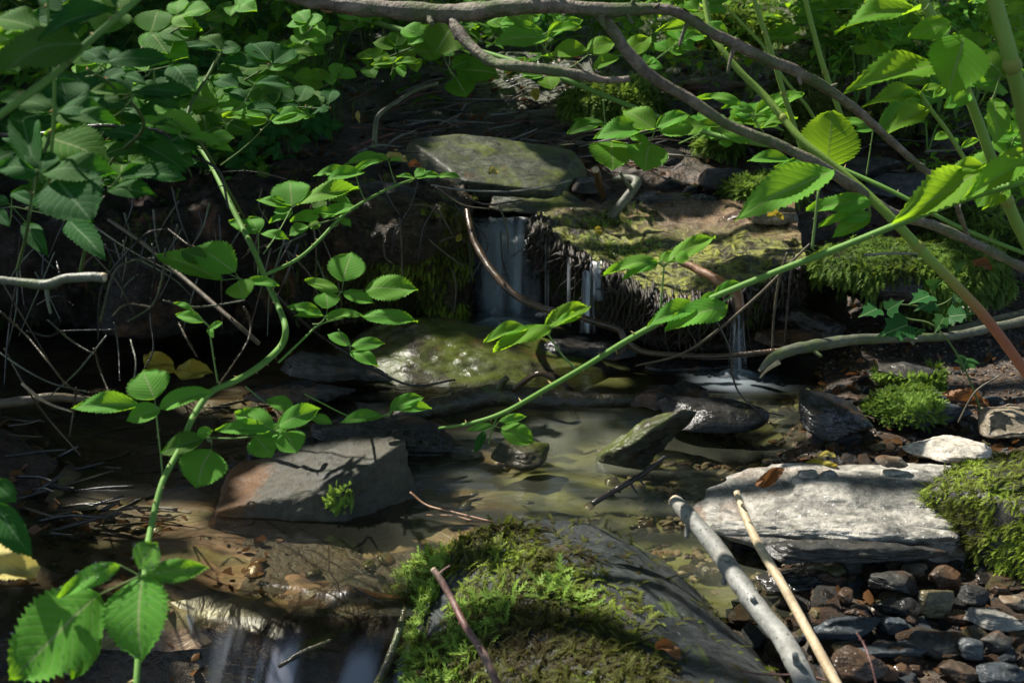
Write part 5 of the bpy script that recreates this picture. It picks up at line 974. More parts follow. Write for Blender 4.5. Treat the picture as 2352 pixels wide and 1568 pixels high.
# ------------------------------------------------------------------ stones on the gravel bank (crop A22 boxes)
ST = [(1165, 740, 180, 190, 'slate', 'upright grey wedge stone just below the sunlit slab'), (1450, 870, 340, 230, 'slate', 'large grey brown three cornered stone in the gravel'), (1820, 840, 220, 220, 'slate_brown', 'squarish brown grey stone under the hanging moss'),
 (1740, 1020, 230, 280, 'olive_stone', 'olive brown tilted stone with a pebble on top'), (2010, 960, 220, 170, 'slate', 'grey brown block right of the tilted olive stone'), (2130, 1120, 340, 200, 'slate_pale', 'pale topped stone near the lower right edge'),
 (1510, 1050, 300, 180, 'slate_wet', 'blue black angular stone in the middle of the gravel'), (800, 850, 560, 180, 'slate_wet', 'long black wet stone behind the pale stick'), (220, 790, 250, 150, 'slate_wet', 'dark greenish stone behind the stout stick'),
 (1130, 1185, 520, 150, 'slate_blue', 'long blue grey flat stone beside the pale stick'), (1460, 1170, 200, 160, 'slate_blue', 'greenish grey cobble right of the long flat stone'), (1430, 1340, 570, 140, 'slate_blue', 'pointed grey slate near the bottom edge'),
 (1180, 1430, 360, 270, 'rust_stone', 'big rust brown block at the bottom edge'), (1740, 1285, 380, 200, 'slate', 'dark flat brown grey slab low on the gravel'), (1990, 1330, 160, 190, 'slate_blue', 'leaning grey wedge near the right bottom'),
 (2150, 1290, 170, 190, 'slate', 'striped wedge beside the leaning grey one'), (1890, 1480, 260, 130, 'slate_brown', 'rough brown stone at the bottom'), (2190, 1500, 360, 150, 'slate_blue', 'flat grey block in the bottom right corner'),
 (1600, 790, 180, 130, 'tan_stone', 'orange tan cobble under the moss fringe'), (810, 725, 200, 80, 'slate_pale', 'pale flat pebble beside the pale stick'), (980, 775, 240, 120, 'olive_stone', 'pale olive stone left of the upright wedge'),
 (1370, 835, 170, 90, 'rust_stone', 'rusty stone between the two grey wedges'), (2190, 920, 130, 110, 'rust_stone', 'red brown stone at the right under the moss'), (1230, 1075, 190, 110, 'slate_wet', 'dark cobble above the long flat stone'),
 (930, 1080, 110, 110, 'olive_stone', 'small olive stone beside the pale stick'), (1120, 965, 110, 120, 'rust_stone', 'brown wet pebble below the long black stone'), (1900, 1110, 200, 130, 'rust_stone', 'rust olive stone left of the pale topped one'),
 (1365, 1065, 90, 80, 'slate_pale', 'pale grey pebble beside the blue black stone'), (1500, 1480, 110, 100, 'rust_stone', 'dark red round pebble near the bottom'), (1600, 1475, 100, 55, 'rust_stone', 'flat reddish pebble near the bottom'),
 (360, 520, 180, 90, 'olive_stone', 'smooth olive pebble between the two sticks and the slab'), (620, 540, 120, 160, 'rust_stone', 'upright brown shard between the two sticks'), (130, 195, 250, 90, 'olive_stone', 'little pyramid stone in the brook left of the slab'),
 (2260, 1010, 160, 90, 'tan_stone', 'brown stone right of the grey brown block'), (60, 520, 170, 110, 'rust_stone', 'orange brown stone in the wet channel'), (1400, 1490, 170, 150, 'slate_brown', 'brown slab end at the bottom edge'),
 (760, 680, 380, 60, 'slate_wet', 'thin dark slate sliver under the slab'), (930, 980, 100, 60, 'olive_stone', 'wet olive pebble under the long black stone'), (420, 620, 200, 130, 'slate_wet', 'black glossy stone left of the brown shard'), (1020, 1240, 60, 50, 'slate_wet', 'tiny dark pebble at the foot of the pale stick'),
 (2080, 60, 200, 110, 'tan_stone', 'tan stone above the slab by the white stone'), (1440, 40, 180, 90, 'tan_stone', 'orange tan stone at the back edge of the slab'), (1490, 130, 330, 80, 'white_stone', 'white elongated stone lying on top of the slab'), (860, 125, 150, 60, 'slate_pale', 'small pale shard on the left end of the slab'), (1000, 128, 120, 35, 'slate_pale', 'flat pale chip on the left end of the slab')]
for k, (cx, cy, w_, h_, mt, lab) in enumerate(ST):
    x, y = cv('A22', cx, cy); w2, h2 = w_/3, h_/3
    if cy < 200 and cx > 800: Yd = 1.62 if cx < 2000 else 1.8
    else: Yd = hit(x, y+h2*.5)[1]
    pxrock(x-w2/2, y-h2/2, x+w2/2, y+h2/2, Yd, max(.012, min(w2, h2*2)/F*Yd*.42), mt, lab, name='stone', cat='stone', seed=300+k, lvl=5 if w2 > 60 else 4, strata=.35, rough=.05, sharp=50., rot=(rs.uniform(-.2, .2), rs.uniform(-.12, .12), rs.uniform(-.3, .3)))
# small pebbles: shared meshes, one object each
PM = []
for i in range(10):
    for j, mt in enumerate(['slate', 'slate_brown', 'slate_wet', 'olive_stone', 'slate_blue', 'slate_brown', 'slate_wet']):
        V, Fc = rock_mesh(500+i, (1, .7, .38), lvl=3, rough=.10, sharp=40.); PM.append(mk('pebble', V, Fc, M[mt], link=False))
cnt = 0
for i in range(900):
    if cnt >= 290: break
    if i % 3 == 0: px, py = rs.uniform(1650, 2352), rs.uniform(1000, 1090)
    elif i % 3 == 1: px, py = rs.uniform(1500, 2352), rs.uniform(1230, 1568)
    else: px, py = rs.uniform(1560, 1990), rs.uniform(840, 1130)
    c = hit(px, py, .002)
    if c[0] < .40 and c[1] < 2: 
        if rs.random() < .7: continue
    s = rs.uniform(.006, .020)
    o = bpy.data.objects.new('pebble', rs.choice(PM)); COL.objects.link(o); o.location = c; o.scale = (s, s, s*rs.uniform(.7, 1.2)); o.rotation_euler = (rs.gauss(0, .3), rs.gauss(0, .3), rs.uniform(0, 6.3))
    tag(o, 'small wet pebble among the gravel of the right bank', 'pebble', 'pebbles on the gravel bank'); cnt += 1
PM2 = []; PMT = []
for i in range(5):
    V, Fc = rock_mesh(540+i, (1, .7, .5), lvl=3, rough=.09, sharp=40.); PMT.append(mk('pebble', V, Fc, M['tan_stone'], link=False))
for i in range(9):
    for mt in ['slate', 'slate_brown', 'slate_wet', 'slate_blue', 'rust_stone', 'olive_stone']:
        V, Fc = rock_mesh(560+i, (1, .66, .34), lvl=4, rough=.055, sharp=60., strata=.45); PM2.append(mk('stone', V, Fc, M[mt], link=False))
cnt = 0
for i in range(600):
    if cnt >= 130: break
    px, py = rs.uniform(1480, 2380), rs.uniform(1250, 1568)
    if px < 1480+(py-1200)*1.0: continue
    c = hit(px, py, .002)
    s = rs.uniform(.014, .034)
    o = bpy.data.objects.new('stone', rs.choice(PM2)); COL.objects.link(o); o.location = c; o.scale = (s, s, s*rs.uniform(.7, 1.2)); o.rotation_euler = (rs.gauss(0, .3), rs.gauss(0, .3), rs.uniform(0, 6.3))
    tag(o, 'dark angular slate chip filling the gaps between the bigger gravel stones', 'stone', 'slate chips of the gravel bank'); cnt += 1
cnt = 0
for i in range(400):
    if cnt >= 60: break
    px, py = rs.uniform(1560, 2352), rs.uniform(850, 1075); c = hit(px, py, .002); s = rs.uniform(.012, .028)
    o = bpy.data.objects.new('stone', rs.choice(PM2)); COL.objects.link(o); o.location = c; o.scale = (s, s, s*rs.uniform(.7, 1.2)); o.rotation_euler = (rs.gauss(0, .3), rs.gauss(0, .3), rs.uniform(0, 6.3))
    tag(o, 'wet brown or grey stone on the bank above the sunlit slab', 'stone', 'stones above the sunlit slab'); cnt += 1
for i in range(70):
    px, py = rs.uniform(1740, 2120), rs.uniform(1215, 1310); c = hit(px, py, .004); sz = rs.uniform(.006, .017)
    o = bpy.data.objects.new('pebble', rs.choice(PMT)); COL.objects.link(o); o.location = c; o.scale = (sz, sz, sz*.8); o.rotation_euler = (rs.gauss(0, .3), rs.gauss(0, .3), rs.uniform(0, 6.3))
    tag(o, 'dry tan pebble in the sunny strip right under the slab', 'pebble', 'tan pebbles under the sunlit slab')
# finer gravel and litter as stuff
def scatter(name, label, n, region, smin, smax, mats, seed, flat=.5, keep=None, off=0.):
    rs2 = np.random.default_rng(seed); D, Fc = ICO[2]; D = D*(1+.25*fbm(D*1.7, 2, seed)[:, None])
    for mi, mt in enumerate(mats):
        k = n//len(mats); x = rs2.uniform(region[0], region[1], k); y = rs2.uniform(region[2], region[3], k); z = H(x, y)
        ok = keep(x, y, z) if keep is not None else np.ones(k, bool); x, y, z = x[ok], y[ok], z[ok]; k = len(x)
        if k == 0: continue
        s = rs2.uniform(smin, smax, k)*(.6+.4*rs2.random(k)); a = rs2.uniform(0, 6.28, k); ti = rs2.normal(0, .35, k)
        L = D[None]*np.stack([s, s*rs2.uniform(.5, .9, k), s*flat*rs2.uniform(.6, 1.2, k)], -1)[:, None, :]
        X2 = L[..., 0]*np.cos(ti)[:, None]+L[..., 2]*np.sin(ti)[:, None]; Z2 = -L[..., 0]*np.sin(ti)[:, None]+L[..., 2]*np.cos(ti)[:, None]
        X3 = X2*np.cos(a)[:, None]-L[..., 1]*np.sin(a)[:, None]; Y3 = X2*np.sin(a)[:, None]+L[..., 1]*np.cos(a)[:, None]
        V = np.stack([X3+x[:, None], Y3+y[:, None], Z2+z[:, None]+off], -1).reshape(-1, 3)
        Fa = (Fc[None]+(np.arange(k)*len(D))[:, None, None]).reshape(-1, 3)
        tag(mk(name, V, Fa, M[mt]), label % mi if '%' in label else label, 'gravel', kind='stuff')
GN = ['brown', 'rusty', 'grey', 'tan']
for g, mt in zip(GN, ['slate_brown', 'rust_stone', 'slate', 'tan_stone']):
    scatter('gravel', 'fine %s gravel spread over the right bank and shallows' % g, 1500, (.3, 1.3, .95, 2.5), .003, .008, [mt], hash(g) % 50 if 0 else GN.index(g)+3)
scatter('bed_stones', 'small drowned stones on the brook bed', 160, (-.7, .45, 1.5, 2.1), .008, .03, ['olive_stone'], 21, .35, off=.006)
scatter('bed_stones', 'orange brown pebbles under clear shallow water', 520, (.10, .50, 1.42, 1.95), .006, .016, ['tan_stone'], 25, .4, off=.004, keep=lambda x, y, z: z < .02)
scatter('bed_stones', 'rusty pebbles under clear shallow water', 360, (.12, .55, 1.42, 2.05), .006, .016, ['rust_stone'], 26, .4, off=.004, keep=lambda x, y, z: z < .02)
scatter('rubble', 'dark angular rubble strewn along the upper brook', 380, (-1.2, 1.6, 2.9, 5.5), .015, .055, ['slate_wet'], 22, .45)
scatter('rubble', 'grey shards among the plants of the right slope', 380, (.5, 2.6, 2.7, 7), .015, .06, ['slate'], 23, .4)
# leaf litter
mb = MB(); r2 = np.random.default_rng(77)
def litter(n, x0, x1, y0, y1, s0, s1, name, label, mat, lift=.004):
    mb = MB()
    for i in range(n):
        x, y = r2.uniform(x0, x1), r2.uniform(y0, y1); z = float(H(x, y))+lift+r2.uniform(0, .008); s = r2.uniform(s0, s1); a = r2.uniform(0, 6.28)
        R = Rz(a) @ Rx(r2.normal(0, .45)) @ Ry(r2.normal(0, .45)); wv = s*.32; c_ = r2.uniform(-.3, .5)*s
        V = np.array([[0, -s*.5, 0], [-wv, -s*.1, c_*.4], [0, -.05*s, 0], [wv, -s*.1, c_*.4], [-wv*.8, s*.25, c_*.4], [0, s*.2, 0], [wv*.8, s*.25, c_*.4], [0, s*.55, 0]]) @ R.T + [x, y, z]
        mb.add(V, np.array([[0, 2, 1], [0, 3, 2], [1, 2, 5], [1, 5, 4], [2, 3, 6], [2, 6, 5], [4, 5, 7], [5, 6, 7]]))
    return tag(mb.build(name, M[mat]), label, 'leaf litter', kind='stuff')
litter(1500, -1.5, 1.9, 2.75, 5, .012, .04, 'leaf_litter', 'brown rotting leaves between stones and twigs', 'leaf_brown')
litter(600, -1.1, -.56, .8, 1.7, .008, .03, 'leaf_litter', 'sodden brown leaves at the lower left water edge', 'leaf_brown', .012)
litter(900, -1.3, -.35, 1.3, 2.4, .008, .028, 'leaf_litter', 'dark wet leaf litter on the left bank', 'leaf_brown')
litter(700, .38, 1.4, 1.0, 2.6, .008, .026, 'leaf_litter', 'dry tan leaf scraps along the right bank', 'leaf_brown')
def cover(n, x0, x1, y0, y1, s0, s1, l0, l1, label, mat):
    mb = MB()
    for i in range(n):
        x, y = r2.uniform(x0, x1), r2.uniform(y0, y1); s = r2.uniform(s0, s1); z = float(Hb(x, y))+r2.uniform(l0, l1); a = r2.uniform(0, 6.28)
        for k in range(3):
            aa = a+(k-1)*1.3; R = Rz(aa) @ Rx(r2.normal(-.1, .3)); 
            V = np.array([[0, .1, 0], [-.32, .45, .08], [0, .5, 0], [.32, .45, .08], [-.2, .8, .04], [.2, .8, .04], [0, 1.15, -.08]])*s @ R.T + [x, y, z]
            mb.add(V, np.array([[0, 2, 1], [0, 3, 2], [1, 2, 4], [2, 3, 5], [2, 5, 4], [4, 5, 6]]), 0, [(0, 0), (-1, .4), (0, .45), (1, .4), (-.9, .8), (.9, .8), (0, 1)])
    return tag(mb.build('ground_cover', M[mat]), label, 'ground cover', kind='stuff')
cover(1500, -3.4, .2, 3.9, 9, .05, .10, .04, .34, 'dense low leaves covering the dark upper left slope', 'leaf_fill')
cover(420, -2.6, -.6, 2.95, 4.2, .035, .075, .03, .22, 'dark low leaves on the brow of the left bank', 'leaf_shaded')
cover(2000, .5, 4.2, 3.9, 9, .03, .065, .02, .25, 'low fresh green leaves on the upper right slope', 'leaf_bright')
cover(500, 1.0, 2.2, 2.6, 3.9, .012, .028, .01, .06, 'tiny seedlings between the stones of the right bank', 'leaf_bright')
# ------------------------------------------------------------------ background vegetation
def bush(name, label, cat, group, px, py, n, hgt, spread, lsize, mat, kind, seed, bury=.0, nl=3, tilt=35, stemmat='cane_dark'):
    rs = random.Random(seed); base = hit(px, py); o = thing(name, label, cat, base, group); mb = MB(); tips = []
    for i in range(max(2, n//3)):
        a = rs.uniform(0, 6.28); L = spread*rs.uniform(.5, 1.); tip = base+np.array([math.cos(a)*L, math.sin(a)*L*.6, hgt*rs.uniform(.4, 1)])
        m_ = base+np.array([math.cos(a)*L*.35, math.sin(a)*L*.25, hgt*rs.uniform(.5, .9)]); r0 = .0022
        c, r, T = tube(mb, [base, m_, tip], [r0*1.3, r0, r0*.6], 6, 7); tips.append(c)
    mb.build('stem', M[stemmat], o, loc=base)
    for i in range(n):
        c = tips[i % len(tips)]; q = c[rs.randrange(len(c)//3, len(c))]; m2 = MB(); s = lsize*rs.uniform(.7, 1.25)
        off = np.array([rs.gauss(0, .6), rs.gauss(-.3, .5), rs.uniform(.2, 1)]); off = off/np.linalg.norm(off)*s*.7; N = q+off
        tube(m2, [q, N], [.0011, .0009], 5, 2); nn = Vector(nvec(rs.gauss(tilt, 14), rs.gauss(0, 40))); a0 = rs.uniform(0, 6.28)
        x = nn.orthogonal().normalized(); y = nn.cross(x)
        ms = []
        for k in range(nl):
            a = a0+(k-(nl-1)/2)*(1.35 if nl < 5 else 1.1); d = x*math.cos(a)+y*math.sin(a); d.z -= .15; L = s*(1 if k == nl//2 else .82)
            B_ = Vector(N); T_ = B_+d*L; yv = d.normalized(); xv = yv.cross(nn).normalized(); zv = xv.cross(yv); wd = L*(.62 if kind != 'lance' else .36)
            me = LM[kind][rs.randrange(5)]
            ms.append((me, B_, xv*wd, yv*L, zv*L))
        for me, B_, xv, yv, zv in ms:
            co_ = LC(me); V = np.outer(co_[:, 0], xv)+np.outer(co_[:, 1], yv)+np.outer(co_[:, 2], zv)+np.array(B_)
            m2.add(V, LF, 0, LUVC(me))
        me = m2.build('leaf', M[mat], o, loc=base)
        me.location = (0, 0, 0)
    return o
_lc = {}; LF = None; _lu = {}
def LC(me):
    if me.name not in _lc:
        a = np.empty(len(me.vertices)*3, np.float32); me.vertices.foreach_get('co', a); a = a.reshape(61, 9, 3)[::6, ::2]; _lc[me.name] = a.reshape(-1, 3)
    return _lc[me.name]
LF = grid_faces(11, 5)
_uu = np.array([(c, t) for t in np.linspace(0, 1, 11) for c in (-1, -.5, 0, .5, 1)])
def LUVC(me): return _uu
LRs = random.Random(5)
def spray_cane(k, x0, y0, x1, y1, d, mats, kind, label, group, n=7, size=.062, name='bramble_cane', cat='bramble', sm='cane_dark'):
    xm, ym = (x0+x1)/2+LRs.uniform(-40, 40), (y0+y1)/2-LRs.uniform(0, 50); pts = [(x0, y0, d+.1), (xm, ym, d), (x1, y1, d-.03)]
    o = cane(label, pts, [7/d*1.4, 6/d*1.4, 4], sm, .03 if cat == 'bramble' else 0, name, cat, .004, 600+k, group)
    for i in range(n):
        t = (i+.8)/n; bx = (1-t)**2*x0+2*t*(1-t)*xm+t*t*x1; by = (1-t)**2*y0+2*t*(1-t)*ym+t*t*y1; a = LRs.uniform(-2.7, -.4); L = LRs.uniform(25, 60)/d*1.4
        nx, ny = bx+math.cos(a)*L, by+math.sin(a)*L*.7; sp = size*LRs.uniform(.75, 1.25)*F/d; lf_ = []
        a0 = LRs.uniform(-3.6, .5)
        for j in range(3):
            aa = a0+(j-1)*1.25; g = .0 if j == 1 else .0; l = sp*(1. if j == 1 else .82)
            ex, ey = math.cos(aa)*l, math.sin(aa)*l*.55; st_ = .14 if j == 1 else .03
            lf_.append((nx+ex*st_, ny+ey*st_, nx+ex, ny+ey, l*LRs.uniform(.36, .5)*(1+.6*abs(math.sin(aa)))))
        comp(o, 'V', d-.02*i/n, (nx, ny), (bx, by), lf_, LRs.uniform(30, 44), LRs.uniform(-25, 25), LRs.choice(mats), kind)
REG['V'] = (0, 0, 1)
for k, (a_, b_, c_, d_, e_) in enumerate([(300, 420, 620, 150, 1.9), (120, 300, 420, 60, 1.7), (420, 330, 760, 250, 2.2), (560, 300, 720, 60, 2.3), (60, 480, 330, 380, 1.5), (-40, 180, 240, 40, 1.4), (300, 200, 560, 20, 2.2), (700, 220, 1000, 90, 2.7), (900, 160, 1200, 60, 2.9), (-30, 420, 200, 250, 1.6), (240, 330, 470, 230, 1.7), (640, 160, 900, 30, 2.8)]):
    spray_cane(k, a_, b_, c_, d_, e_, ['leaf_shaded', 'leaf_shaded', 'leaf_fill', 'leaf'] if e_ < 2.5 else ['leaf_fill', 'leaf', 'leaf_bright'], 'bramble', 'shaded bramble cane weaving through the upper left thicket' if e_ < 2.5 else 'sunlit bramble cane on the slope beyond the top branch', 'brambles weaving through the upper left thicket' if e_ < 2.5 else 'brambles beyond the top branch')
for k, (a_, b_, c_, d_, e_) in enumerate([(1450, 180, 1640, 20, 3.0), (2040, 300, 2240, 120, 2.2), (2000, 160, 2100, -10, 2.6), (2300, 480, 2340, 300, 1.8), (1780, 120, 1960, 20, 3.2), (2250, 240, 2352, 40, 2.0), (1560, 330, 1800, 300, 2.6)]):
    spray_cane(20+k, a_, b_, c_, d_, e_, ['leaf_bright', 'leaf', 'leaf_bright'], LRs.choice(['lance', 'bramble']), 'fresh green leafy shoot among the stems at the upper right', 'leafy shoots at the upper right', 7, .06, 'leafy_shoot', 'plant', 'cane')
for k in range(22):
    px, py = rs.uniform(-60, 620), rs.uniform(120, 420)
    bush('bramble_bush', 'leafy bramble bush in the dark thicket on the upper left bank', 'bramble', 'bramble bushes of the upper left thicket', px, py, 13, .30, .22, .055, rs.choice(['leaf_shaded', 'leaf_shaded', 'leaf_fill']), 'bramble', 700+k)
for k in range(16):
    px, py = rs.uniform(-40, 760), rs.uniform(395, 470)
    bush('bramble_bush', 'small dark bramble sprouting from the brow of the left bank', 'bramble', 'brambles on the brow of the left bank', px, py, 9, .14, .16, .05, rs.choice(['leaf_shaded', 'leaf_fill']), 'bramble', 860+k)
for k in range(34):
    px, py = rs.uniform(400, 1400), rs.uniform(15, 200)
    bush('bramble_bush', 'low bramble plant on the slope behind the bare branch', 'bramble', 'low brambles behind the bare branch', px, py, 12, .26, .26, .06, rs.choice(['leaf_fill', 'leaf_fill', 'leaf', 'leaf_shaded']), 'bramble', 740+k)
for k in range(44):
    px, py = rs.uniform(1420, 2400), rs.uniform(10, 300)
    if 1500 < px < 1900 and py > 130: px += 450
    bush('nettle', 'light green herb with pointed leaves on the upper right slope', 'plant', 'herbs on the upper right slope', px, py, 12, .26, .14, .05, rs.choice(['leaf_bright', 'leaf_fill', 'leaf']), rs.choice(['lance', 'bramble']), 780+k, nl=2, stemmat='cane')
for k in range(8):
    px, py = rs.uniform(2120, 2400), rs.uniform(330, 560)
    bush('nettle', 'small herb between the stones at the right edge', 'plant', 'herbs at the right edge', px, py, 8, .12, .08, .03, 'leaf_bright', 'lance', 820+k, nl=2, stemmat='cane')
# ferns
def fern(px, py, L, seed, nf=6):
    rs = random.Random(seed); base = hit(px, py); o = thing('fern', 'feathery green fern on the upper right slope', 'fern', base, 'ferns on the upper right slope')
    for f in range(nf):
        a = 6.283*f/nf+rs.uniform(-.3, .3); m = MB(); d = np.array([math.cos(a), math.sin(a)*.8, 0]); pts = [base+d*L*t+np.array([0, 0, L*(1.1*t-.85*t*t)]) for t in np.linspace(0, 1, 9)]
        c, r, T = tube(m, pts, [.0016, .0005], 5, 3); s = np.array([-d[1], d[0], 0])
        for i in range(4, len(c)-1):
            l = L*.34*math.sin(math.pi*(i/len(c))**.7)
            for sg in (1, -1):
                q = c[i]; tip = q+s*sg*l+T[i]*l*.35-np.array([0, 0, l*.2]); w_ = T[i]*l*.13
                m.add([q, q+(tip-q)*.45+w_, tip, q+(tip-q)*.45-w_], np.array([[0, 1, 2, 3]]), rs.random())
        m.build('frond', M['grass'], o, loc=base)
for k, (x, y) in enumerate([(1950, 110), (2040, 160), (2150, 80), (1870, 60), (2230, 190), (1990, 60)]): fern(x, y, .28, 900+k)
# grass
mb = MB(); r3 = np.random.default_rng(31)
def grass(cx, n, name, label, hmin, hmax, sx=.05):
    mb = MB()
    for px, py in cx:
        b = hit(px, py)
        for i in range(n):
            p = b+np.array([r3.normal()*sx, r3.normal()*sx, 0]); p[2] = float(H(p[0], p[1])); h_ = r3.uniform(hmin, hmax); d = np.array([r3.normal()*.5, r3.normal()*.4-.15, 0]); w_ = r3.uniform(.0008, .002)
            c_ = [p + d*h_*t*t*.9+np.array([0, 0, h_*(t-.45*t**3)]) for t in np.linspace(0, 1, 7)]
            V = []; 
            for j, q in enumerate(c_): ww = w_*(1-j/6.3); V += [q+[ww, 0, 0], q-[ww, 0, 0]]
            mb.add(V, np.array([[2*j, 2*j+2, 2*j+3, 2*j+1] for j in range(6)]), r3.random())
    return tag(mb.build(name, M['grass']), label, 'grass', kind='stuff')
grass([(r3.uniform(380, 760), r3.uniform(120, 330)) for _ in range(46)], 14, 'grass', 'long thin grass arching in the upper left thicket', .15, .42)
grass([(r3.uniform(1450, 2352), r3.uniform(5, 210)) for _ in range(90)], 14, 'grass', 'short grass on the upper right slope', .05, .2, .08)
grass([(r3.uniform(0, 1400), r3.uniform(5, 120)) for _ in range(60)], 14, 'grass', 'shaded grass far back on the slope', .1, .35, .1)
# ground moss on the slope
V = np.stack([X, Y, Z], -1).reshape(-1, 3); Fq = grid_faces(len(ys), len(xs)); cen = V[Fq[:, 0]]
sel = Fq[(cen[:, 1] > 3.0) & (cen[:, 1] < 9) & (cen[:, 0] > .4) & (cen[:, 0] < 3.6)]; Tt = np.vstack([sel[:, :3], sel[:, [0, 2, 3]]])
tag(moss_on(V, Tt, 9000, .035, lambda G, N: np.ones(len(G))/G[:, 1], None, 'moss', 61, .05, .45, 'ground_moss', 2.5, .12), 'carpet of moss patches on the upper right slope', 'moss', kind='stuff')
# ivy
def ivy_mesh():
    out = []; n = 40
    pts = [(0, 0), (.18, -.10), (.42, -.02), (.62, .12), (.40, .28), (.52, .52), (.28, .55), (.14, .72), (0, 1.05)]
    pts = pts + [(-x, y) for x, y in pts[-2:0:-1]]
    V = [(0, .3, .0)] + [(x, y, .12*abs(x)-.05*y*y) for x, y in pts]; m = len(pts)
    Fc = np.array([[0, 1+i, 1+(i+1) % m] for i in range(m)]); UV = [(0, .3)] + [(x*1.6, y) for x, y in pts]
    return mk('ivy_leaf', V, Fc, M['ivy'], uv=UV, smooth=False, link=False)
IV = ivy_mesh()
iv = cane('trailing ivy with lobed dark leaves on the right bank', [(2255, 950, 1.9), (2230, 880, 1.92), (2190, 800, 1.95), (2140, 745, 1.98), (2080, 730, 2.0), (2050, 700, 2.0), (2160, 700, 1.98), (2230, 640, 1.95)], [5, 5, 4], 'cane_dark', 0, 'ivy', 'ivy', seed=40)
for (bx, by, tx, ty, w_) in [(1550, 670, 1340, 750, 130), (1410, 570, 1520, 500, 80), (1340, 560, 1215, 610, 70), (1700, 470, 1560, 520, 110), (1720, 510, 1600, 570, 90), (1800, 620, 1740, 720, 120), (1960, 900, 1930, 995, 150), (1840, 610, 2010, 590, 90), (1760, 400, 1840, 350, 90), (1880, 300, 1960, 230, 80), (1700, 400, 1780, 360, 60), (1900, 480, 1860, 520, 60), (1630, 700, 1580, 770, 70), (1850, 650, 1900, 640, 60), (2020, 560, 2110, 560, 60)]:
    x0, y0 = cv('A21', bx, by); x1, y1 = cv('A21', tx, ty); B = P(x0, y0, 1.95); T = P(x1, y1, 1.93); y = Vector(T-B); L = y.length; y.normalize(); n = Vector(nvec(LR.gauss(50, 12), LR.gauss(0, 20))); xx = y.cross(n).normalized(); z = xx.cross(y)
    ob = bpy.data.objects.new('leaf', IV); COL.objects.link(ob); wd = max(w_/3/F*1.95, L*.8)
    ob.parent = iv; q = Vector(B)-iv.location
    ob.matrix_local = Matrix(((xx.x*wd, y.x*L, z.x*L, q.x), (xx.y*wd, y.y*L, z.y*L, q.y), (xx.z*wd, y.z*L, z.z*L, q.z), (0, 0, 0, 1)))
# tiny white mushrooms
for k, (x, y) in enumerate([(1870, 570), (1900, 575), (1925, 555), (1985, 550), (1875, 625), (1915, 600)]):
    vx, vy = cv('A21', x, y); b = P(vx, vy, 1.98); o = thing('mushroom', 'tiny white capped mushroom under the ivy', 'mushroom', b, 'white mushrooms under the ivy'); mb = MB()
    tube(mb, [b-[0, 0, .015], b], [.0008, .0008], 6, 2); mb.build('stalk', M['wood_end'], o, loc=b)
    m = MB(); D, Fc = ICO[2]; m.add(D*[.005, .005, .0035]*(D[:, 2:3] > -.1)+b, Fc); m.build('cap', M['white_stone'], o, loc=b)
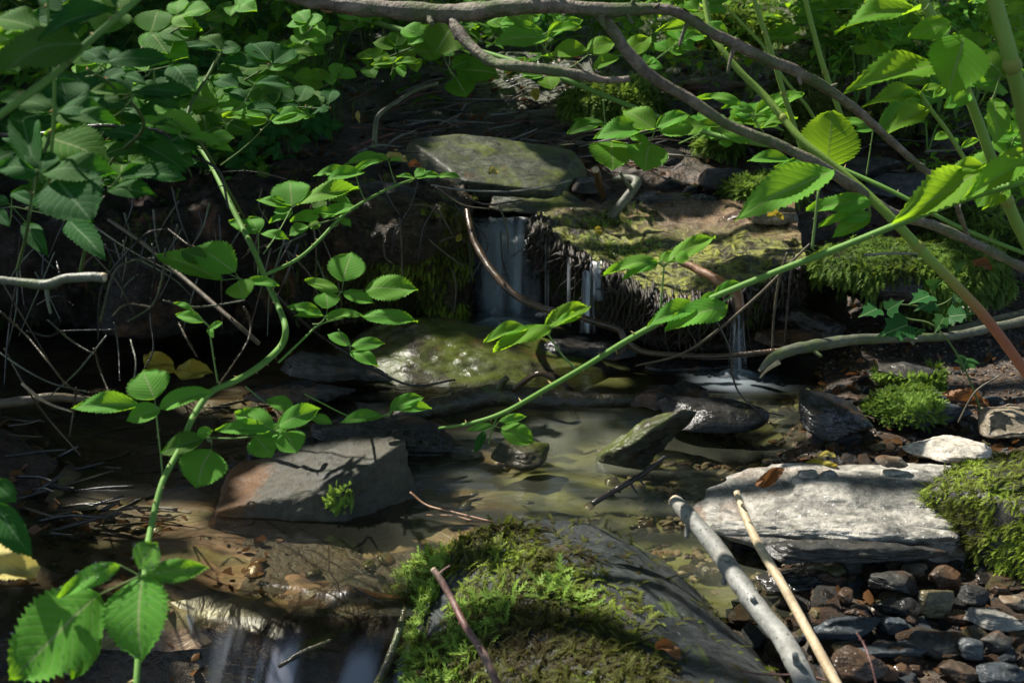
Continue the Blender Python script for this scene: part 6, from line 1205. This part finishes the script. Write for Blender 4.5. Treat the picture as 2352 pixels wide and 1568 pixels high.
# water drops on the near leaf
# ------------------------------------------------------------------ unseen foliage added overhead: leaves placed for shade, gaps cut for the sun patches
LIT = [  # (view x, view y, distance, radius)
 (150, 1440, .92, .075), (330, 1400, .92, .06), (310, 1270, .92, .05), (420, 1300, .92, .03),
 (330, 880, 1.22, .05), (240, 925, 1.22, .05), (430, 915, 1.22, .04), (660, 1010, 1.3, .05), (590, 960, 1.3, .04), (700, 960, 1.3, .03), (470, 1080, 1.26, .045),
 (620, 1100, 1.7, .035), (800, 1110, 1.70, .06), (870, 1080, 1.72, .04), (700, 1130, 1.7, .03), (790, 1150, 1.63, .03),
 (640, 1230, 1.56, .07), (560, 1290, 1.46, .07), (700, 1340, 1.4, .06), (480, 1200, 1.58, .04), (780, 1450, 1.3, .03), (900, 1290, 1.5, .04),
 (1130, 1080, 1.78, .06), (1100, 1180, 1.66, .08), (1200, 1120, 1.72, .06), (1320, 1000, 1.95, .06), (1050, 1250, 1.58, .05), (1400, 1130, 1.68, .05), (1530, 1170, 1.62, .07),
 (1100, 1290, 1.35, .05), (1150, 1270, 1.38, .04), (1290, 1160, 1.5, .04), (1400, 1330, 1.25, .08), (1480, 1400, 1.2, .06), (1550, 1300, 1.35, .08), (1620, 1420, 1.2, .09), (1250, 1430, 1.18, .05), (1050, 1400, 1.2, .04), (1330, 1230, 1.4, .05), (1700, 1530, 1.1, .08), (1500, 1520, 1.1, .05), (1350, 1530, 1.1, .05), (1100, 1490, 1.12, .03), (1000, 1340, 1.2, .03),
 (1580, 1180, 1.42, .04), (1650, 1270, 1.36, .06), (1730, 1400, 1.24, .07), (1830, 1530, 1.12, .06), (1700, 1150, 1.42, .04), (1790, 1330, 1.26, .06), (1860, 1460, 1.18, .05),
 (1800, 1130, 1.6, .08), (1900, 1120, 1.62, .10), (2020, 1110, 1.63, .11), (2150, 1120, 1.62, .11), (2250, 1110, 1.64, .06), (1950, 1170, 1.52, .10), (2060, 1200, 1.5, .10), (2180, 1190, 1.5, .08), (1750, 1190, 1.5, .07), (1850, 1240, 1.45, .07), (2000, 1270, 1.42, .06), (2300, 1220, 1.45, .08), (2330, 1150, 1.5, .06), (1950, 1290, 1.4, .05), (2100, 1290, 1.4, .04), (1880, 1290, 1.4, .05), 
 (2190, 1020, 1.88, .07), (2290, 960, 2.0, .05), (2240, 1060, 1.8, .06), (2330, 1090, 1.7, .05), (1900, 1060, 1.8, .03), (2080, 960, 1.98, .03), (2100, 1480, 1.2, .03), (2250, 1400, 1.26, .03), (1950, 1440, 1.25, .03), (2050, 1340, 1.33, .03),
 (1230, 750, 1.5, .07), (1190, 775, 1.5, .04), (1310, 720, 1.5, .04), (1550, 600, 1.5, .05), (1460, 600, 1.5, .04), (1600, 570, 1.5, .04), (1600, 740, 1.46, .06), (1540, 720, 1.46, .05), (1650, 690, 1.46, .05), (1350, 835, 1.52, .03), (1450, 780, 1.5, .03), (1250, 890, 1.55, .02), (1800, 620, 1.44, .04), (1950, 560, 1.42, .04),
 (1650, 530, 2.6, .10), (1740, 525, 2.65, .12), (1560, 520, 2.7, .08), (1450, 540, 2.6, .09), (1350, 540, 2.6, .08), (1400, 580, 2.5, .06), (1290, 520, 2.66, .05), (1500, 560, 2.5, .05), (1800, 500, 2.7, .08), (1260, 545, 2.6, .04),
 (1150, 380, 3.0, .10), (1100, 400, 2.95, .07), (1220, 460, 2.85, .06), (1120, 430, 2.9, .03), (1010, 300, 3.2, .04), 
 (1090, 830, 2.25, .05), (980, 820, 2.2, .07), (1150, 850, 2.2, .04), (920, 800, 2.25, .05), (1210, 840, 2.2, .03), (1350, 920, 2.1, .03),
 (2100, 860, 2.1, .07), (2050, 920, 2.06, .05), (2150, 620, 2.25, .08), (2080, 560, 2.35, .06), (2160, 690, 2.25, .06), (1950, 620, 2.3, .05), (1900, 540, 2.4, .06), (2230, 560, 2.2, .06), (2000, 500, 2.5, .06), (2300, 720, 2.1, .03), (2240, 720, 2.0, .03),
 (1730, 430, 2.9, .08), (1590, 465, 2.7, .03), (1440, 230, 3.4, .12), (1380, 210, 3.4, .06), (1910, 320, 1.62, .07), (1810, 430, 1.42, .06), (1950, 440, 1.5, .08), (2000, 320, 1.8, .10), (2050, 230, 1.8, .10), (2120, 200, 1.8, .09), (1780, 260, 2.1, .08), (1700, 290, 2.1, .06), (2040, 450, 1.4, .07), (2230, 420, 1.4, .08), (2160, 330, 1.45, .06), (2250, 150, 1.42, .07), (2280, 330, 1.42, .06), (1960, 500, 1.5, .05),
 (1500, 340, 1.9, .05), (1420, 310, 1.9, .04), (1430, 130, 2.3, .12), (1350, 110, 2.3, .07), (910, 145, 2.6, .06), (1260, 200, 2.45, .05), (1400, 360, 1.9, .03), (1500, 110, 2.3, .07),
 (800, 600, 1.62, .04), (880, 660, 1.62, .05), (760, 690, 1.6, .05), (700, 640, 1.6, .04), (820, 730, 1.6, .04), (680, 470, 1.8, .04), (620, 510, 1.75, .03), (730, 420, 1.86, .03), (560, 600, 1.5, .04), (470, 600, 1.5, .05), (580, 650, 1.5, .04), (640, 780, 1.5, .03), (650, 700, 1.55, .03), (440, 950, 1.3, .03), (400, 1060, 1.24, .03), (345, 1220, 1.15, .04),
 (580, 270, 1.75, .07), (660, 270, 1.75, .05), (700, 120, 2.2, .06), (60, 90, 1.1, .05), (600, 200, 2., .04), (330, 300, 1.2, .02), (150, 330, 1.25, .03), (290, 975, 1.8, .05), (210, 960, 1.8, .05), (100, 940, 1.62, .03), (395, 815, 2.2, .03), (340, 560, 1.9, .02), (60, 720, 1.6, .02), (820, 870, 2.1, .02), (50, 1290, 1., .05), (410, 640, 2.3, .03), (1000, 740, 2.5, .03), (1650, 780, 2.3, .02), (1880, 870, 2.05, .04), (1830, 900, 2.05, .03), (1640, 950, 1.95, .02), (1450, 1010, 1.9, .04), (1560, 1000, 1.95, .03), (1700, 1040, 1.8, .03), (1050, 25, 1.58, .03), (1240, 20, 1.56, .05), (1080, 110, 1.54, .03), (1300, 165, 1.5, .05), (1500, 180, 1.56, .04), (1650, 275, 1.56, .05), (1450, 410, 2.82, .03), (150, 880, 1.5, .02)]
LP = np.array([P(x, y, d) for x, y, d, r in LIT]); LRD = np.array([r*(1.3 if d < 1.75 else 1.12) for _, _, d, r in LIT]); Sv = np.array(SUN)
def shade_canopy(n, x0, x1, y0, y1, z0, z1, size, seed, gapf):
    r_ = np.random.default_rng(seed); c = np.stack([r_.uniform(x0, x1, n), r_.uniform(y0, y1, n), r_.uniform(z0, z1, n)], -1)
    # keep off the sun lines of the sunlit spots
    keep = np.ones(n, bool)
    for p, rr in zip(LP, LRD):
        d = c-p; t = d @ Sv; q = np.linalg.norm(d-t[:, None]*Sv, axis=1); keep &= q > rr + size*.32
    g = c - (c[:, 2:]/Sv[2])*Sv
    far = ss(3.0, 5.0, g[:, 1]); op = fbm(g*np.array([2.4, 1.6, 0]), 2, 3)
    keep &= ~((far > .5) & (op > gapf(g)))
    c = c[keep]; n = len(c)
    N = r_.normal(size=(n, 3)); N[:, 2] = np.abs(N[:, 2])+1.2; N /= np.linalg.norm(N, axis=1)[:, None]
    a = r_.normal(size=(n, 3)); x = np.cross(N, a); x /= np.linalg.norm(x, axis=1)[:, None]; y = np.cross(N, x); s = size*r_.uniform(.7, 1.2, n)[:, None]
    V = np.stack([c-y*s*.6, c-x*s*.36-y*s*.1, c-x*s*.3+y*s*.3, c+y*s*.65, c+x*s*.3+y*s*.3, c+x*s*.36-y*s*.1], 1).reshape(-1, 3)
    b = (np.arange(n)*6)[:, None]; Fq = np.vstack([b+[0, 1, 2, 3], b+[0, 3, 4, 5]])
    return V, Fq
gf = lambda g: np.where(g[:, 0] > .2, -.15, .35)
V, Fq = shade_canopy(74000, -4.3, 3.2, .9, 11, 2.0, 3.0, .10, 5, gf)
tr = thing('shade_tree', 'unseen foliage added overhead, leaves placed to shade the brook with gaps cut for sun', 'shade_tree', (-3.6, 3.2, float(H(-3.6, 3.2)) - .05))
M['shade_crown'] = leaf_mat('shade_crown_leaf', (.03, .09, .02), (.05, .12, .02), (.1, .2, .02), .2)
V2, Fq2 = shade_canopy(15000, -9, 6, -6, 12, 3.0, 4.6, .17, 6, gf)  # wider sparse leaf layer, added to cut down the sky light
Fq = np.vstack([Fq, Fq2+len(V)]); V = np.vstack([V, V2])
mk('shade_crown', V, Fq, M['shade_crown'], tr, smooth=False, loc=np.array(tr.location))
b = np.array(tr.location)
mb = MB(); tube(mb, [b, b+[.05, .05, 1.2], b+[.3, .1, 2.4], b+[.9, .1, 3.0]], [.14, .11, .08, .05], 14, 8, .08, 3)
for a in range(9): d = np.array([1.5+.45*a, (a % 5-2)*1.0, 0]); tube(mb, [b+[.2, .1, 2.1], b+[.2, .1, 2.3]+d*.4, b+[.2, .1, 2.45]+d*.8], [.045, .03, .012], 8, 6, .1, a)
mb.build('trunk', M['bark'], tr, loc=b)
